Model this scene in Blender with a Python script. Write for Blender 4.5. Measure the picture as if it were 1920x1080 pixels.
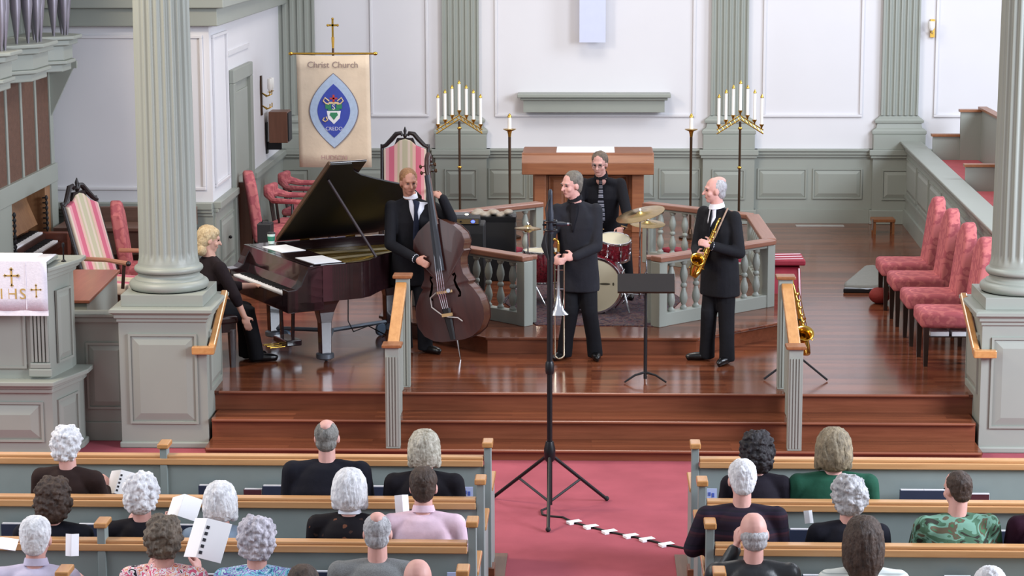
import bpy, bmesh, math, random
import numpy as np
from mathutils import Vector as V, Matrix as MX
random.seed(7)
for o in list(bpy.data.objects): bpy.data.objects.remove(o)
S = bpy.context.scene
COL = S.collection
R = math.radians
PI = math.pi
PZ = 0.51      # chancel platform level
FP = 0.67      # altar footpace level
NF = 0.07      # nave floor level

# ------------------------------------------------------------------ camera
cd = bpy.data.cameras.new('camera'); cam = bpy.data.objects.new('camera', cd); COL.objects.link(cam)
cd.sensor_width = 36; cd.lens = 4150 * 36 / 1920; cd.clip_end = 200
def _cam():
    p, yw, ro = R(9.894), R(2.096), R(-.162)
    fwd = V((-math.sin(yw) * math.cos(p), math.cos(yw) * math.cos(p), -math.sin(p)))
    right = V((math.cos(yw), math.sin(yw), 0)); up = right.cross(fwd)
    r2 = right * math.cos(ro) + up * math.sin(ro); u2 = up * math.cos(ro) - right * math.sin(ro)
    m = MX((r2, u2, -fwd)).transposed().to_4x4(); m.translation = (0, 0, 4.785)
    cam.matrix_world = m
_cam(); S.camera = cam

# ------------------------------------------------------------------ light
W = bpy.data.worlds.new('world'); S.world = W; W.use_nodes = True
bg = W.node_tree.nodes['Background']; bg.inputs[0].default_value = (0.90, 0.93, 1.0, 1); bg.inputs[1].default_value = 0.46
def area(name, loc, target, sx, sy, power, col):
    l = bpy.data.lights.new(name, 'AREA'); l.shape = 'RECTANGLE'; l.size = sx; l.size_y = sy; l.energy = power; l.color = col
    o = bpy.data.objects.new(name, l); COL.objects.link(o); o.location = loc
    o.rotation_euler = (V(target) - V(loc)).to_track_quat('-Z', 'Y').to_euler()
    return o
area('nave_window_right_offscreen', (9.2, 12.5, 5.4), (2, 17, 1.0), 4, 4.5, 1450, (0.80, 0.88, 1.0))
area('nave_window_left_offscreen', (-9.2, 11.0, 5.8), (0, 17, 1.0), 4, 5, 330, (0.86, 0.92, 1.0))
area('chancel_window_right_offscreen', (8.5, 24.0, 6.5), (-3, 26, 1.8), 3, 4, 430, (0.78, 0.87, 1.0))
area('chancel_ceiling_lamp_offscreen', (0, 23.5, 8.5), (0, 24.0, 0.5), 3, 3, 230, (1.0, 0.93, 0.84))
area('organ_side_lamp_offscreen', (-7.0, 16.5, 8.0), (-4, 20, 1.0), 2, 2, 420, (1.0, 0.84, 0.64))
S.view_settings.view_transform = 'Standard'; S.view_settings.look = 'None'
S.view_settings.exposure = 0.4; S.view_settings.gamma = 1.0; S.view_settings.use_curve_mapping = False

# ------------------------------------------------------------------ materials
def lin(h):
    h = h.lstrip('#'); c = [int(h[i:i + 2], 16) / 255 for i in (0, 2, 4)]
    return tuple((x / 12.92 if x <= .04045 else ((x + .055) / 1.055) ** 2.4) for x in c) + (1,)
MATS = {}
def base(name, rough=.5, metal=0, spec=.5, coat=0):
    m = bpy.data.materials.new(name); m.use_nodes = True; nt = m.node_tree; b = nt.nodes['Principled BSDF']
    b.inputs['Roughness'].default_value = rough; b.inputs['Metallic'].default_value = metal
    b.inputs['Specular IOR Level'].default_value = spec; b.inputs['Coat Weight'].default_value = coat
    return m, nt, b
def N(nt, t, **kw):
    n = nt.nodes.new(t)
    for k, v in kw.items():
        if isinstance(k, str) and hasattr(n, k): setattr(n, k, v)
    return n
def coords(nt, scale=(1, 1, 1), rot=(0, 0, 0)):
    tc = nt.nodes.new('ShaderNodeTexCoord'); mp = nt.nodes.new('ShaderNodeMapping')
    mp.inputs['Scale'].default_value = scale; mp.inputs['Rotation'].default_value = rot
    nt.links.new(tc.outputs['Object'], mp.inputs['Vector']); return mp.outputs['Vector']
def ramp(nt, fac, stops, interp='LINEAR'):
    r = nt.nodes.new('ShaderNodeValToRGB'); r.color_ramp.interpolation = interp
    e = r.color_ramp.elements
    while len(e) < len(stops): e.new(.5)
    for el, (p, c) in zip(e, stops): el.position = p; el.color = lin(c)
    nt.links.new(fac, r.inputs['Fac']); return r.outputs['Color']
def noise(nt, vec, scale, detail=3, rough=.5, dist=0):
    n = nt.nodes.new('ShaderNodeTexNoise'); n.inputs['Scale'].default_value = scale; n.inputs['Detail'].default_value = detail
    n.inputs['Roughness'].default_value = rough; n.inputs['Distortion'].default_value = dist
    nt.links.new(vec, n.inputs['Vector']); return n.outputs['Fac']
def bumpit(nt, b, h, strength, dist=.01):
    bp = nt.nodes.new('ShaderNodeBump'); bp.inputs['Strength'].default_value = strength; bp.inputs['Distance'].default_value = dist
    nt.links.new(h, bp.inputs['Height']); nt.links.new(bp.outputs['Normal'], b.inputs['Normal'])
def plain(name, c, rough=.5, metal=0, var=.06, scale=8, bump=0, bscale=60, spec=.5, coat=0):
    if name in MATS: return MATS[name]
    m, nt, b = base(name, rough, metal, spec, coat)
    vec = coords(nt)
    cl = lin(c); f = noise(nt, vec, scale, 4)
    r = nt.nodes.new('ShaderNodeValToRGB'); e = r.color_ramp.elements
    e[0].position = .3; e[1].position = .7
    e[0].color = tuple(x * (1 - var) for x in cl[:3]) + (1,); e[1].color = tuple(min(1, x * (1 + var)) for x in cl[:3]) + (1,)
    nt.links.new(f, r.inputs['Fac']); nt.links.new(r.outputs['Color'], b.inputs['Base Color'])
    if bump: bumpit(nt, b, noise(nt, vec, bscale, 3), bump)
    MATS[name] = m; return m
def wood(name, dark, light, axis='x', rough=.35, scale=3, coat=0):
    if name in MATS: return MATS[name]
    m, nt, b = base(name, rough, 0, .5, coat)
    sc = {'x': (.6, 9, 9), 'y': (9, .6, 9), 'z': (9, 9, .6)}[axis]
    vec = coords(nt, sc); f = noise(nt, vec, scale, 5, .6, .3)
    nt.links.new(ramp(nt, f, [(.25, dark), (.75, light)]), b.inputs['Base Color'])
    MATS[name] = m; return m
def planks(name, c1, c2, gap, width, rough=.25, along='x', length=1.6):
    m, nt, b = base(name, rough, 0, .5)
    vec = coords(nt, (1, 1, 1), (0, 0, 0 if along == 'x' else PI / 2))
    br = nt.nodes.new('ShaderNodeTexBrick'); br.offset = .37; br.inputs['Scale'].default_value = 1
    br.inputs['Brick Width'].default_value = length; br.inputs['Row Height'].default_value = width
    br.inputs['Mortar Size'].default_value = .0012; br.inputs['Bias'].default_value = 0
    br.inputs['Color1'].default_value = lin(c1); br.inputs['Color2'].default_value = lin(c2); br.inputs['Mortar'].default_value = lin(gap)
    nt.links.new(vec, br.inputs['Vector'])
    vec2 = coords(nt, (.8, 14, 14) if along == 'x' else (14, .8, 14)); f = noise(nt, vec2, 3, 5, .6)
    mx = nt.nodes.new('ShaderNodeMix'); mx.data_type = 'RGBA'; mx.blend_type = 'OVERLAY'; mx.inputs[0].default_value = .55
    nt.links.new(br.outputs['Color'], mx.inputs[6]); nt.links.new(ramp(nt, f, [(.2, '#3c3c3c'), (.8, '#c8c8c8')]), mx.inputs[7])
    nt.links.new(mx.outputs[2], b.inputs['Base Color'])
    bumpit(nt, b, noise(nt, vec2, 3, 3), .05, .003)
    MATS[name] = m; return m
def stripes(name, stops, period, axis='x', rough=.8):
    m, nt, b = base(name, rough, 0, .2)
    vec = coords(nt); sp = nt.nodes.new('ShaderNodeSeparateXYZ'); nt.links.new(vec, sp.inputs[0])
    d = nt.nodes.new('ShaderNodeMath'); d.operation = 'DIVIDE'; d.inputs[1].default_value = period
    nt.links.new(sp.outputs['XYZ'.index(axis.upper())], d.inputs[0])
    fr = nt.nodes.new('ShaderNodeMath'); fr.operation = 'FRACT'; nt.links.new(d.outputs[0], fr.inputs[0])
    nt.links.new(ramp(nt, fr.outputs[0], stops, 'CONSTANT'), b.inputs['Base Color'])
    bumpit(nt, b, noise(nt, vec, 300, 2), .2, .002)
    MATS[name] = m; return m
def blotch(name, stops, scale, rough=.8, dist=1.0, detail=2, interp='CONSTANT', spec=.3, bump=0):
    m, nt, b = base(name, rough, 0, spec)
    vec = coords(nt); f = noise(nt, vec, scale, detail, .5, dist)
    nt.links.new(ramp(nt, f, stops, interp), b.inputs['Base Color'])
    if bump: bumpit(nt, b, f, bump, .01)
    MATS[name] = m; return m
def cells(name, stops, scale, rough=.8, interp='CONSTANT'):
    m, nt, b = base(name, rough, 0, .2)
    vec = coords(nt); vo = nt.nodes.new('ShaderNodeTexVoronoi'); vo.inputs['Scale'].default_value = scale
    nt.links.new(vec, vo.inputs['Vector'])
    sp = nt.nodes.new('ShaderNodeSeparateColor'); nt.links.new(vo.outputs['Color'], sp.inputs[0])
    col = ramp(nt, sp.outputs[0], stops, interp)
    mx = nt.nodes.new('ShaderNodeMix'); mx.data_type = 'RGBA'
    gt = nt.nodes.new('ShaderNodeMath'); gt.operation = 'GREATER_THAN'; gt.inputs[1].default_value = .52
    nt.links.new(vo.outputs['Distance'], gt.inputs[0]); nt.links.new(gt.outputs[0], mx.inputs[0])
    nt.links.new(col, mx.inputs[6]); mx.inputs[7].default_value = lin('#e8e4ea')
    nt.links.new(mx.outputs[2], b.inputs['Base Color']); MATS[name] = m; return m

TRIM = plain('grey_green_paint', '#8f938b', .45, var=.03, scale=2)
WHITE = plain('white_plaster', '#d3d1d4', .7, var=.015, scale=1.5)
WMOULD = plain('white_gloss_paint', '#d3d1d4', .35, var=.01)
CAPW = TRIM
RAILW = wood('honey_oak', '#b98659', '#cf9f6f', 'x', .35, 3, .2)
RAILY = wood('honey_oak_lengthwise', '#b07a48', '#c8935c', 'y', .25, 3, .4)
CAPWOOD = wood('brown_walnut_cap', '#7a4a2c', '#94603c', 'y', .35)
DECK = planks('mahogany_floor_boards', '#8a5036', '#643523', '#3a1d14', .083, .16, 'x', 1.9)
RISER = wood('mahogany_riser', '#673723', '#824a33', 'x', .3)
NOSE = wood('mahogany_nosing', '#75402c', '#8a5038', 'x', .3)
ALTARW = wood('altar_cherry_wood', '#7d4a30', '#96603f', 'x', .4)
ALTARD = wood('altar_dark_panel', '#38201a', '#4a2a20', 'z', .4)
RAILCAP = wood('rail_cap_walnut', '#7d5344', '#966a57', 'x', .35)
def damask(name, c1, c2):
    m, nt, b = base(name, .75, 0, .3)
    vec = coords(nt); wv = nt.nodes.new('ShaderNodeTexVoronoi'); wv.feature = 'SMOOTH_F1'; wv.inputs['Scale'].default_value = 11
    ns = nt.nodes.new('ShaderNodeTexNoise'); ns.inputs['Scale'].default_value = 14
    ad = nt.nodes.new('ShaderNodeMix'); ad.data_type = 'VECTOR'; ad.inputs[0].default_value = .12
    nt.links.new(vec, ns.inputs['Vector']); nt.links.new(vec, ad.inputs[4]); nt.links.new(ns.outputs['Color'], ad.inputs[5])
    nt.links.new(ad.outputs[1], wv.inputs['Vector'])
    nt.links.new(ramp(nt, wv.outputs['Distance'], [(.28, c1), (.36, c2), (.48, c2), (.56, c1)]), b.inputs['Base Color'])
    MATS[name] = m; return m
DAMASK = damask('rose_damask', '#bd6b6b', '#a6545b')
REDVEL = plain('red_cushion_fabric', '#b8565c', .8, var=.08, scale=5)
CARPET = plain('rose_red_carpet', '#a0525c', .95, var=.10, scale=3, bump=.3, bscale=300, spec=.1)
BRASS = plain('polished_brass', '#c9a24c', .22, 1, var=.08, scale=30)
GOLD = plain('gold_lacquer', '#d0a850', .2, 1, var=.05)
BRONZE = plain('dark_bronze', '#4a3526', .35, .8, var=.1)
CHROME = plain('chrome', '#d8dade', .12, 1, var=.02)
SILVER = plain('silver_plate', '#e0e2ea', .15, 1, var=.02)
BLACK = plain('black_metal', '#141418', .4, .3, var=.1)
BLACKP = plain('black_plastic', '#17171a', .55, var=.1)
DKWOOD = wood('very_dark_wood', '#21140f', '#33211a', 'z', .35)
EBONY = plain('carved_dark_wood', '#1d1416', .4, var=.2, scale=30, bump=.3)
PAPER = plain('white_paper', '#f0f0f4', .8, var=.01)
CANDLE = plain('white_candle_wax', '#e9e8e4', .5, var=.01)
RUBBER = plain('black_rubber', '#101012', .7)

# ------------------------------------------------------------------ mesh helpers
class MB:
    def __init__(s): s.v = []; s.f = []
    def add(s, vs, fs, m=None):
        o = len(s.v)
        s.v += [tuple(m @ V(p)) for p in vs] if m is not None else [tuple(p) for p in vs]
        s.f += [tuple(i + o for i in f) for f in fs]; return s
    def box(s, x0, x1, y0, y1, z0, z1, m=None):
        vs = [(x, y, z) for z in (z0, z1) for y in (y0, y1) for x in (x0, x1)]
        return s.add(vs, [(0, 2, 3, 1), (4, 5, 7, 6), (0, 1, 5, 4), (2, 6, 7, 3), (0, 4, 6, 2), (1, 3, 7, 5)], m)
    def cb(s, c, d, m=None):
        return s.box(c[0] - d[0] / 2, c[0] + d[0] / 2, c[1] - d[1] / 2, c[1] + d[1] / 2, c[2] - d[2] / 2, c[2] + d[2] / 2, m)
    def prism(s, poly, z0, z1, m=None):
        n = len(poly); a = sum(poly[i][0] * poly[(i + 1) % n][1] - poly[(i + 1) % n][0] * poly[i][1] for i in range(n))
        if a < 0: poly = poly[::-1]
        vs = [(x, y, z0) for x, y in poly] + [(x, y, z1) for x, y in poly]
        fs = [tuple(range(n))[::-1], tuple(range(n, 2 * n))] + [(i, (i + 1) % n, (i + 1) % n + n, i + n) for i in range(n)]
        return s.add(vs, fs, m)
    def loft(s, rings, m=None, cap=True, closed=False):
        n = len(rings[0]); vs = [p for r in rings for p in r]; fs = []
        k = len(rings)
        for j in range(k if closed else k - 1):
            for i in range(n):
                a = j * n + i; b = j * n + (i + 1) % n; c = ((j + 1) % k) * n + (i + 1) % n; d = ((j + 1) % k) * n + i
                fs.append((a, b, c, d))
        if cap and not closed: fs += [tuple(range(n))[::-1], tuple(range((k - 1) * n, k * n))]
        return s.add(vs, fs, m)
    def lathe(s, prof, n=16, m=None, cap=True):
        rings = [[(r * math.cos(2 * PI * i / n), r * math.sin(2 * PI * i / n), z) for i in range(n)] for r, z in prof]
        return s.loft(rings, m, cap)
    def tube(s, pts, r, n=8, cap=True, m=None):
        pts = [V(p) for p in pts]; k = len(pts); rr = r if isinstance(r, (list, tuple)) else [r] * k
        t0 = (pts[1] - pts[0]).normalized(); up = V((0, 0, 1)) if abs(t0.z) < .9 else V((1, 0, 0))
        a = t0.cross(up).normalized(); rings = []
        for i, p in enumerate(pts):
            t = ((pts[min(i + 1, k - 1)] - pts[max(i - 1, 0)])).normalized()
            a = (a - t * a.dot(t)).normalized(); b = t.cross(a)
            rings.append([tuple(p + (a * math.cos(2 * PI * q / n) + b * math.sin(2 * PI * q / n)) * rr[i]) for q in range(n)])
        return s.loft(rings, m, cap)
    def ell(s, c, r, rot=None, n=14, k=9):
        r = r if isinstance(r, (list, tuple)) else (r, r, r)
        rings = []
        for j in range(1, k):
            t = PI * j / k; rings.append([(math.sin(t) * math.cos(2 * PI * i / n), math.sin(t) * math.sin(2 * PI * i / n), -math.cos(t)) for i in range(n)])
        m = MX.Translation(V(c)) @ ((rot.to_4x4()) if rot is not None else MX.Identity(4)) @ MX.Diagonal((r[0], r[1], r[2], 1))
        return s.loft(rings, m)
    def cap(s, p0, r0, p1, r1, n=12):
        p0 = V(p0); p1 = V(p1); d = (p1 - p0); L = d.length
        if L < 1e-6: return s.ell(p0, r0)
        q = d.to_track_quat('Z', 'Y').to_matrix().to_4x4(); m = MX.Translation(p0) @ q
        prof = [(r0 * math.sin(t), -r0 * math.cos(t)) for t in (.35, .8, 1.2)] + [(r0, 0), (r1, L)] + [(r1 * math.cos(t), L + r1 * math.sin(t)) for t in (.37, .77, 1.2)]
        return s.lathe(prof, n, m)
def ob(name, mb, mat, parent=None, smooth=False, bevel=0, world=False, sharp=40, sub=0):
    me = bpy.data.meshes.new(name)
    me.from_pydata(mb.v, [], mb.f); me.update()
    if smooth:
        me.polygons.foreach_set('use_smooth', [True] * len(me.polygons)); me.set_sharp_from_angle(angle=R(sharp))
    me.materials.append(mat)
    o = bpy.data.objects.new(name, me); COL.objects.link(o)
    if parent is not None:
        o.parent = parent
        if world: o.matrix_parent_inverse = parent.matrix_basis.inverted()
    if bevel:
        b = o.modifiers.new('bevel', 'BEVEL'); b.width = bevel; b.segments = 2; b.limit_method = 'ANGLE'; b.angle_limit = R(40)
    if sub:
        u = o.modifiers.new('sub', 'SUBSURF'); u.levels = sub; u.render_levels = sub
    return o
def tag(o, label, cat, group=None):
    o['label'] = label; o['category'] = cat
    if group: o['group'] = group
    return o
def thing(name, label, cat, loc=(0, 0, 0), rz=0, group=None):
    o = bpy.data.objects.new(name, None); COL.objects.link(o); o.empty_display_size = .1
    o.location = loc; o.rotation_euler = (0, 0, rz)
    tag(o, label, cat, group); return o
def struct(o): o['kind'] = 'structure'; return o
def clone(root, loc=None, rz=None, label=None, group=None):
    def cp(o, par):
        c = o.copy(); COL.objects.link(c); c.parent = par
        for ch in o.children: cp(ch, c)
        return c
    c = cp(root, root.parent)
    if loc is not None: c.location = loc
    if rz is not None: c.rotation_euler = (0, 0, rz)
    if label: c['label'] = label
    if group: c['group'] = group
    return c
def rotm(ax, deg): return MX.Rotation(R(deg), 4, ax)
def tr(x, y, z): return MX.Translation((x, y, z))
def arc(c, r, a0, a1, n, plane='xz'):
    out = []
    for i in range(n + 1):
        a = R(a0 + (a1 - a0) * i / n); u, w = r * math.cos(a), r * math.sin(a)
        out.append({'xz': (c[0] + u, c[1], c[2] + w), 'yz': (c[0], c[1] + u, c[2] + w), 'xy': (c[0] + u, c[1] + w, c[2])}[plane])
    return out
def text(name, body, size, mat, parent, m, depth=.001):
    cu = bpy.data.curves.new(name, 'FONT'); cu.body = body; cu.size = size; cu.align_x = 'CENTER'; cu.extrude = depth; cu.resolution_u = 3
    tmp = bpy.data.objects.new(name + '_tmp', cu); me = bpy.data.meshes.new_from_object(tmp)
    bpy.data.objects.remove(tmp); bpy.data.curves.remove(cu); me.name = name
    me.materials.clear(); me.materials.append(mat)
    o = bpy.data.objects.new(name, me); COL.objects.link(o); o.parent = parent; o.matrix_local = m; return o
# ================================================================== STRUCTURE
def sbox(name, x0, x1, y0, y1, z0, z1, mat, parent=None, bevel=0):
    o = ob(name, MB().box(x0, x1, y0, y1, z0, z1), mat, parent, bevel=bevel)
    if parent is None: struct(o)
    return o
sbox('floor', -9, 9, 4, 19.2, -.1, NF, CARPET)
PLATW = wood('scuffed_brown_floor', '#5d4236', '#735648', 'y', .5)
sbox('trim_1', -6, -.61, 5, 15.64, NF, NF + .012, PLATW)
sbox('trim_2', .61, 6, 5, 15.64, NF, NF + .012, PLATW)
# steps: each tread with nosing over a riser
st = sbox('floor_step_lower', -3.32, 3.32, 18.43, 19.2, NF, .145, RISER)
sbox('tread', -3.32, 3.32, 18.40, 19.2, .145, .17, DECK, st)
st = sbox('floor_step_upper', -3.32, 3.32, 18.79, 19.4, .17, .315, RISER)
sbox('tread', -3.32, 3.32, 18.76, 19.4, .315, .34, DECK, st)
st = sbox('floor_chancel', -7.5, 7.5, 19.15, 30.2, NF, .484, RISER)
sbox('tread', -7.5, 7.5, 19.12, 30.2, .484, PZ, DECK, st)
for n, y, z in (('step_nosing', 18.395, .158), ('step_nosing', 18.755, .328), ('step_nosing', 19.115, .498)):
    o = ob(n, MB().tube([(-3.31, y, z), (3.31, y, z)], .0125, 8), NOSE, st, True)
# altar footpace (octagonal raised level)
fpoly = [(-1.0, 20.85), (1.0, 20.85), (2.12, 21.95), (2.12, 25.0), (1.3, 29.66), (-1.3, 29.66), (-2.12, 25.0), (-2.12, 21.95)]
fs = ob('floor_footpace', MB().prism(fpoly, PZ, FP - .03), RISER); struct(fs)
fpoly2 = [(x * 1.015, y - .025 if y < 22 else y) for x, y in fpoly]
ob('tread', MB().prism(fpoly2, FP - .03, FP), DECK, fs, bevel=.01)

# ---- walls
YB = 29.7
def frame_moulding(mb, x0, x1, z0, z1, y, w=.035, d=.03):
    mb.box(x0, x1, y - d, y, z0, z0 + w); mb.box(x0, x1, y - d, y, z1 - w, z1)
    mb.box(x0, x0 + w, y - d, y, z0 + w, z1 - w); mb.box(x1 - w, x1, y - d, y, z0 + w, z1 - w); return mb
wb = sbox('wall_back', -4.4, 7.5, YB, YB + .3, PZ, 7.5, WHITE)
for x0, x1 in ((-2.98, -2.2), (-1.31, 1.37), (2.27, 3.6), (4.55, 6.8)):
    ob('panel_moulding', frame_moulding(MB(), x0, x1, 1.94, 6.2, YB), WMOULD, wb, bevel=.006)
# wainscot with chair rail, base and raised panels
def wainscot(parent, x0, x1, y, panels, sign=-1):
    m = MB(); m.box(x0, x1, y - .03, y, PZ, 1.40)
    m.box(x0, x1, y - .055, y, PZ, .70); ob('wainscot_board', m, TRIM, parent)
    m = MB(); m.box(x0, x1, y - .06, y, 1.40, 1.44); m.box(x0, x1, y - .085, y, 1.44, 1.485); m.box(x0, x1, y - .11, y, 1.485, 1.515)
    ob('chair_rail', m, TRIM, parent, bevel=.006)
    for a, b in panels: raised(parent, a, b, .84, 1.25, y - .03)
def raised(parent, x0, x1, z0, z1, y, g=.055, d=.02, name='panel', xf=None, mat=None):
    # raised field with bevelled margin inside a proud moulding
    m = MB(); frame_moulding(m, x0, x1, z0, z1, y, .02, .018)
    i = .02; a0, a1, c0, c1 = x0 + i, x1 - i, z0 + i, z1 - i
    r0 = [(a0, y - .002, c0), (a1, y - .002, c0), (a1, y - .002, c1), (a0, y - .002, c1)]
    r1 = [(a0 + g, y - d, c0 + g), (a1 - g, y - d, c0 + g), (a1 - g, y - d, c1 - g), (a0 + g, y - d, c1 - g)]
    m.add(r0 + r1, [(4, 5, 6, 7), (0, 1, 5, 4), (1, 2, 6, 5), (2, 3, 7, 6), (3, 0, 4, 7)])
    if xf is not None: m.v = [tuple(xf @ V(p)) for p in m.v]
    return ob(name, m, mat or TRIM, parent)
wainscot(wb, -4.2, 4.6, YB, [(-3.4, -2.75), (-2.7, -2.2), (-1.4, -.9), (-.85, -.2), (.2, .85), (.9, 1.45), (2.22, 2.88), (2.96, 3.62)])
# fluted pilasters
def pilaster(name, xc, w, label):
    t = ob(name, MB().box(xc - w / 2 - .1, xc + w / 2 + .1, YB - .13, YB - .01, PZ, 1.43), TRIM); struct(t)
    raised(t, xc - .22, xc + .22, .84, 1.25, YB - .13)
    ob('pilaster_base_board', MB().box(xc - w / 2 - .13, xc + w / 2 + .13, YB - .16, YB - .01, PZ, .70), TRIM, t, bevel=.008)
    m = MB(); m.box(xc - w / 2 - .13, xc + w / 2 + .13, YB - .16, YB - .01, 1.40, 1.44); m.box(xc - w / 2 - .15, xc + w / 2 + .15, YB - .18, YB - .01, 1.44, 1.515)
    ob('chair_rail', m, TRIM, t, bevel=.008)
    ob('plinth', MB().box(xc - w / 2 - .1, xc + w / 2 + .1, YB - .15, YB - .01, 1.515, 1.71), TRIM, t, bevel=.005)
    m = MB()
    prof = [(.10, 1.71), (.115, 1.73), (.115, 1.76), (.09, 1.785), (.06, 1.80), (.045, 1.86), (.075, 1.87), (.08, 1.90), (.06, 1.92), (.03, 1.94), (.0, 1.97)]
    m.loft([[(xc - w / 2 - p, YB - .06 - p * .6, z), (xc + w / 2 + p, YB - .06 - p * .6, z), (xc + w / 2 + p, YB - .01, z), (xc - w / 2 - p, YB - .01, z)] for p, z in prof])
    ob('base_moulding', m, TRIM, t)
    # shaft cross-section with flutes
    nf = 6; pts = []; fw = w / (nf + .35) ; x = xc - w / 2 + fw * .25
    pts.append((xc - w / 2, YB - .09))
    for i in range(nf):
        cx = x + fw * .45; r = fw * .34
        for k in range(7):
            a = PI - PI * k / 6; pts.append((cx + r * math.cos(a), YB - .09 + r * math.sin(a) * .9))
        x += fw
    pts += [(xc + w / 2, YB - .09), (xc + w / 2, YB - .01), (xc - w / 2, YB - .01)]
    m = MB(); n = len(pts); m.add([(a, b, 1.97) for a, b in pts] + [(a, b, 7.2) for a, b in pts], [(i, (i + 1) % n, (i + 1) % n + n, i + n) for i in range(n)])
    ob('fluted_shaft', m, TRIM, t)
pilaster('trim_pilaster', -4.03, .62, ''); pilaster('trim_pilaster', -1.765, .49, ''); pilaster('trim_pilaster', 1.825, .49, ''); pilaster('trim_pilaster', 4.09, .49, '')
# chancel left side wall (faces +X) and the wall behind the organ (faces the nave)
XW = -4.2; YL = 24.21
wl = sbox('wall_left', XW - .25, XW, YL, YB + .1, PZ, 7.5, WHITE)
M_L = MX(((0, -1, 0, XW), (1, 0, 0, 0), (0, 0, 1, 0), (0, 0, 0, 1)))   # local x -> world Y, local -y -> world +X
def onleft(mb): mb.v = [tuple(M_L @ V(p)) for p in mb.v]; return mb
m = MB(); m.box(YL, 25.55, -.03, 0, PZ, 1.40); m.box(26.85, YB, -.03, 0, PZ, 1.40); ob('wainscot_board', onleft(m), TRIM, wl)
m = MB()
for a, b in ((YL, 25.5), (26.9, YB)):
    m.box(a, b, -.06, 0, 1.40, 1.44); m.box(a, b, -.09, 0, 1.44, 1.515)
ob('chair_rail', onleft(m), TRIM, wl, bevel=.006)
raised(wl, 24.45, 25.35, .75, 1.28, -.03, xf=M_L)
m = frame_moulding(MB(), 24.35, 25.3, 1.66, 3.35, 0); ob('panel_moulding', onleft(m), WMOULD, wl, bevel=.006)
m = MB(); m.box(25.4, 26.95, -.02, .0, 3.05, 3.10); ob('panel_moulding', onleft(m), WMOULD, wl)
d1 = ob('door_1', onleft(MB().box(25.62, 26.78, -.012, -.001, PZ, 2.72)), TRIM); struct(d1)
m = MB(); m.box(25.48, 25.64, -.06, -.001, PZ, 2.72); m.box(26.76, 26.92, -.06, -.001, PZ, 2.72); m.box(25.48, 26.92, -.06, -.001, 2.72, 2.88)
ob('door_frame', onleft(m), TRIM, d1, bevel=.01)
ob('door_panel', onleft(MB().box(25.7, 26.65, -.03, -.012, .7, 1.5).box(25.7, 26.65, -.03, -.012, 1.6, 2.6)), TRIM, d1, bevel=.01)
ob('door_edge', onleft(MB().box(25.66, 25.74, -.2, -.02, PZ, 1.55)), wood('brown_door_wood', '#6a4636', '#805a48', 'z'), d1)
ob('knob', onleft(MB().ell((24.9, -.07, 1.02), .02).tube([(24.9, -.03, 1.02), (24.9, -.07, 1.02)], .008)), BLACK, d1, True)
wf = sbox('wall_organ', -7.5, XW - .25, YL, YL + .25, PZ, 7.5, WHITE)
ob('panel_moulding', frame_moulding(MB(), -6.6, -4.27, 1.65, 3.36, YL), WMOULD, wf, bevel=.006)
wl2 = ob('corner_plaster', MB().box(XW - .26, XW - .0005, YL - .001, YL + .02, PZ, 7.5), WHITE, wf)
m = MB(); m.box(-7.5, XW, YL - .03, YL - .001, PZ, 1.36); ob('wainscot_board', m, TRIM, wf)
m = MB(); m.box(-7.5, XW, YL - .05, YL, 1.36, 1.40); m.box(-7.5, XW, YL - .075, YL, 1.40, 1.44); m.box(-7.5, XW, YL - .1, YL, 1.44, 1.515); ob('chair_rail', m, TRIM, wf, bevel=.006)
raised(wf, -4.75, -4.28, .75, 1.25, YL - .03)
# cornice round the organ wall and side wall
m = MB(); poly = [(-7.5, YL), (-7.5, YL - .12), (XW + .12, YL - .12), (XW + .12, YB), (XW, YB), (XW, YL)]
m.prism(poly, 3.46, 3.66)
poly2 = [(-7.5, YL), (-7.5, YL - .2), (XW + .2, YL - .2), (XW + .2, YB), (XW, YB), (XW, YL)]
m.prism(poly2, 3.66, 3.9); ob('cornice', m, TRIM, wf, bevel=.01)

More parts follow.
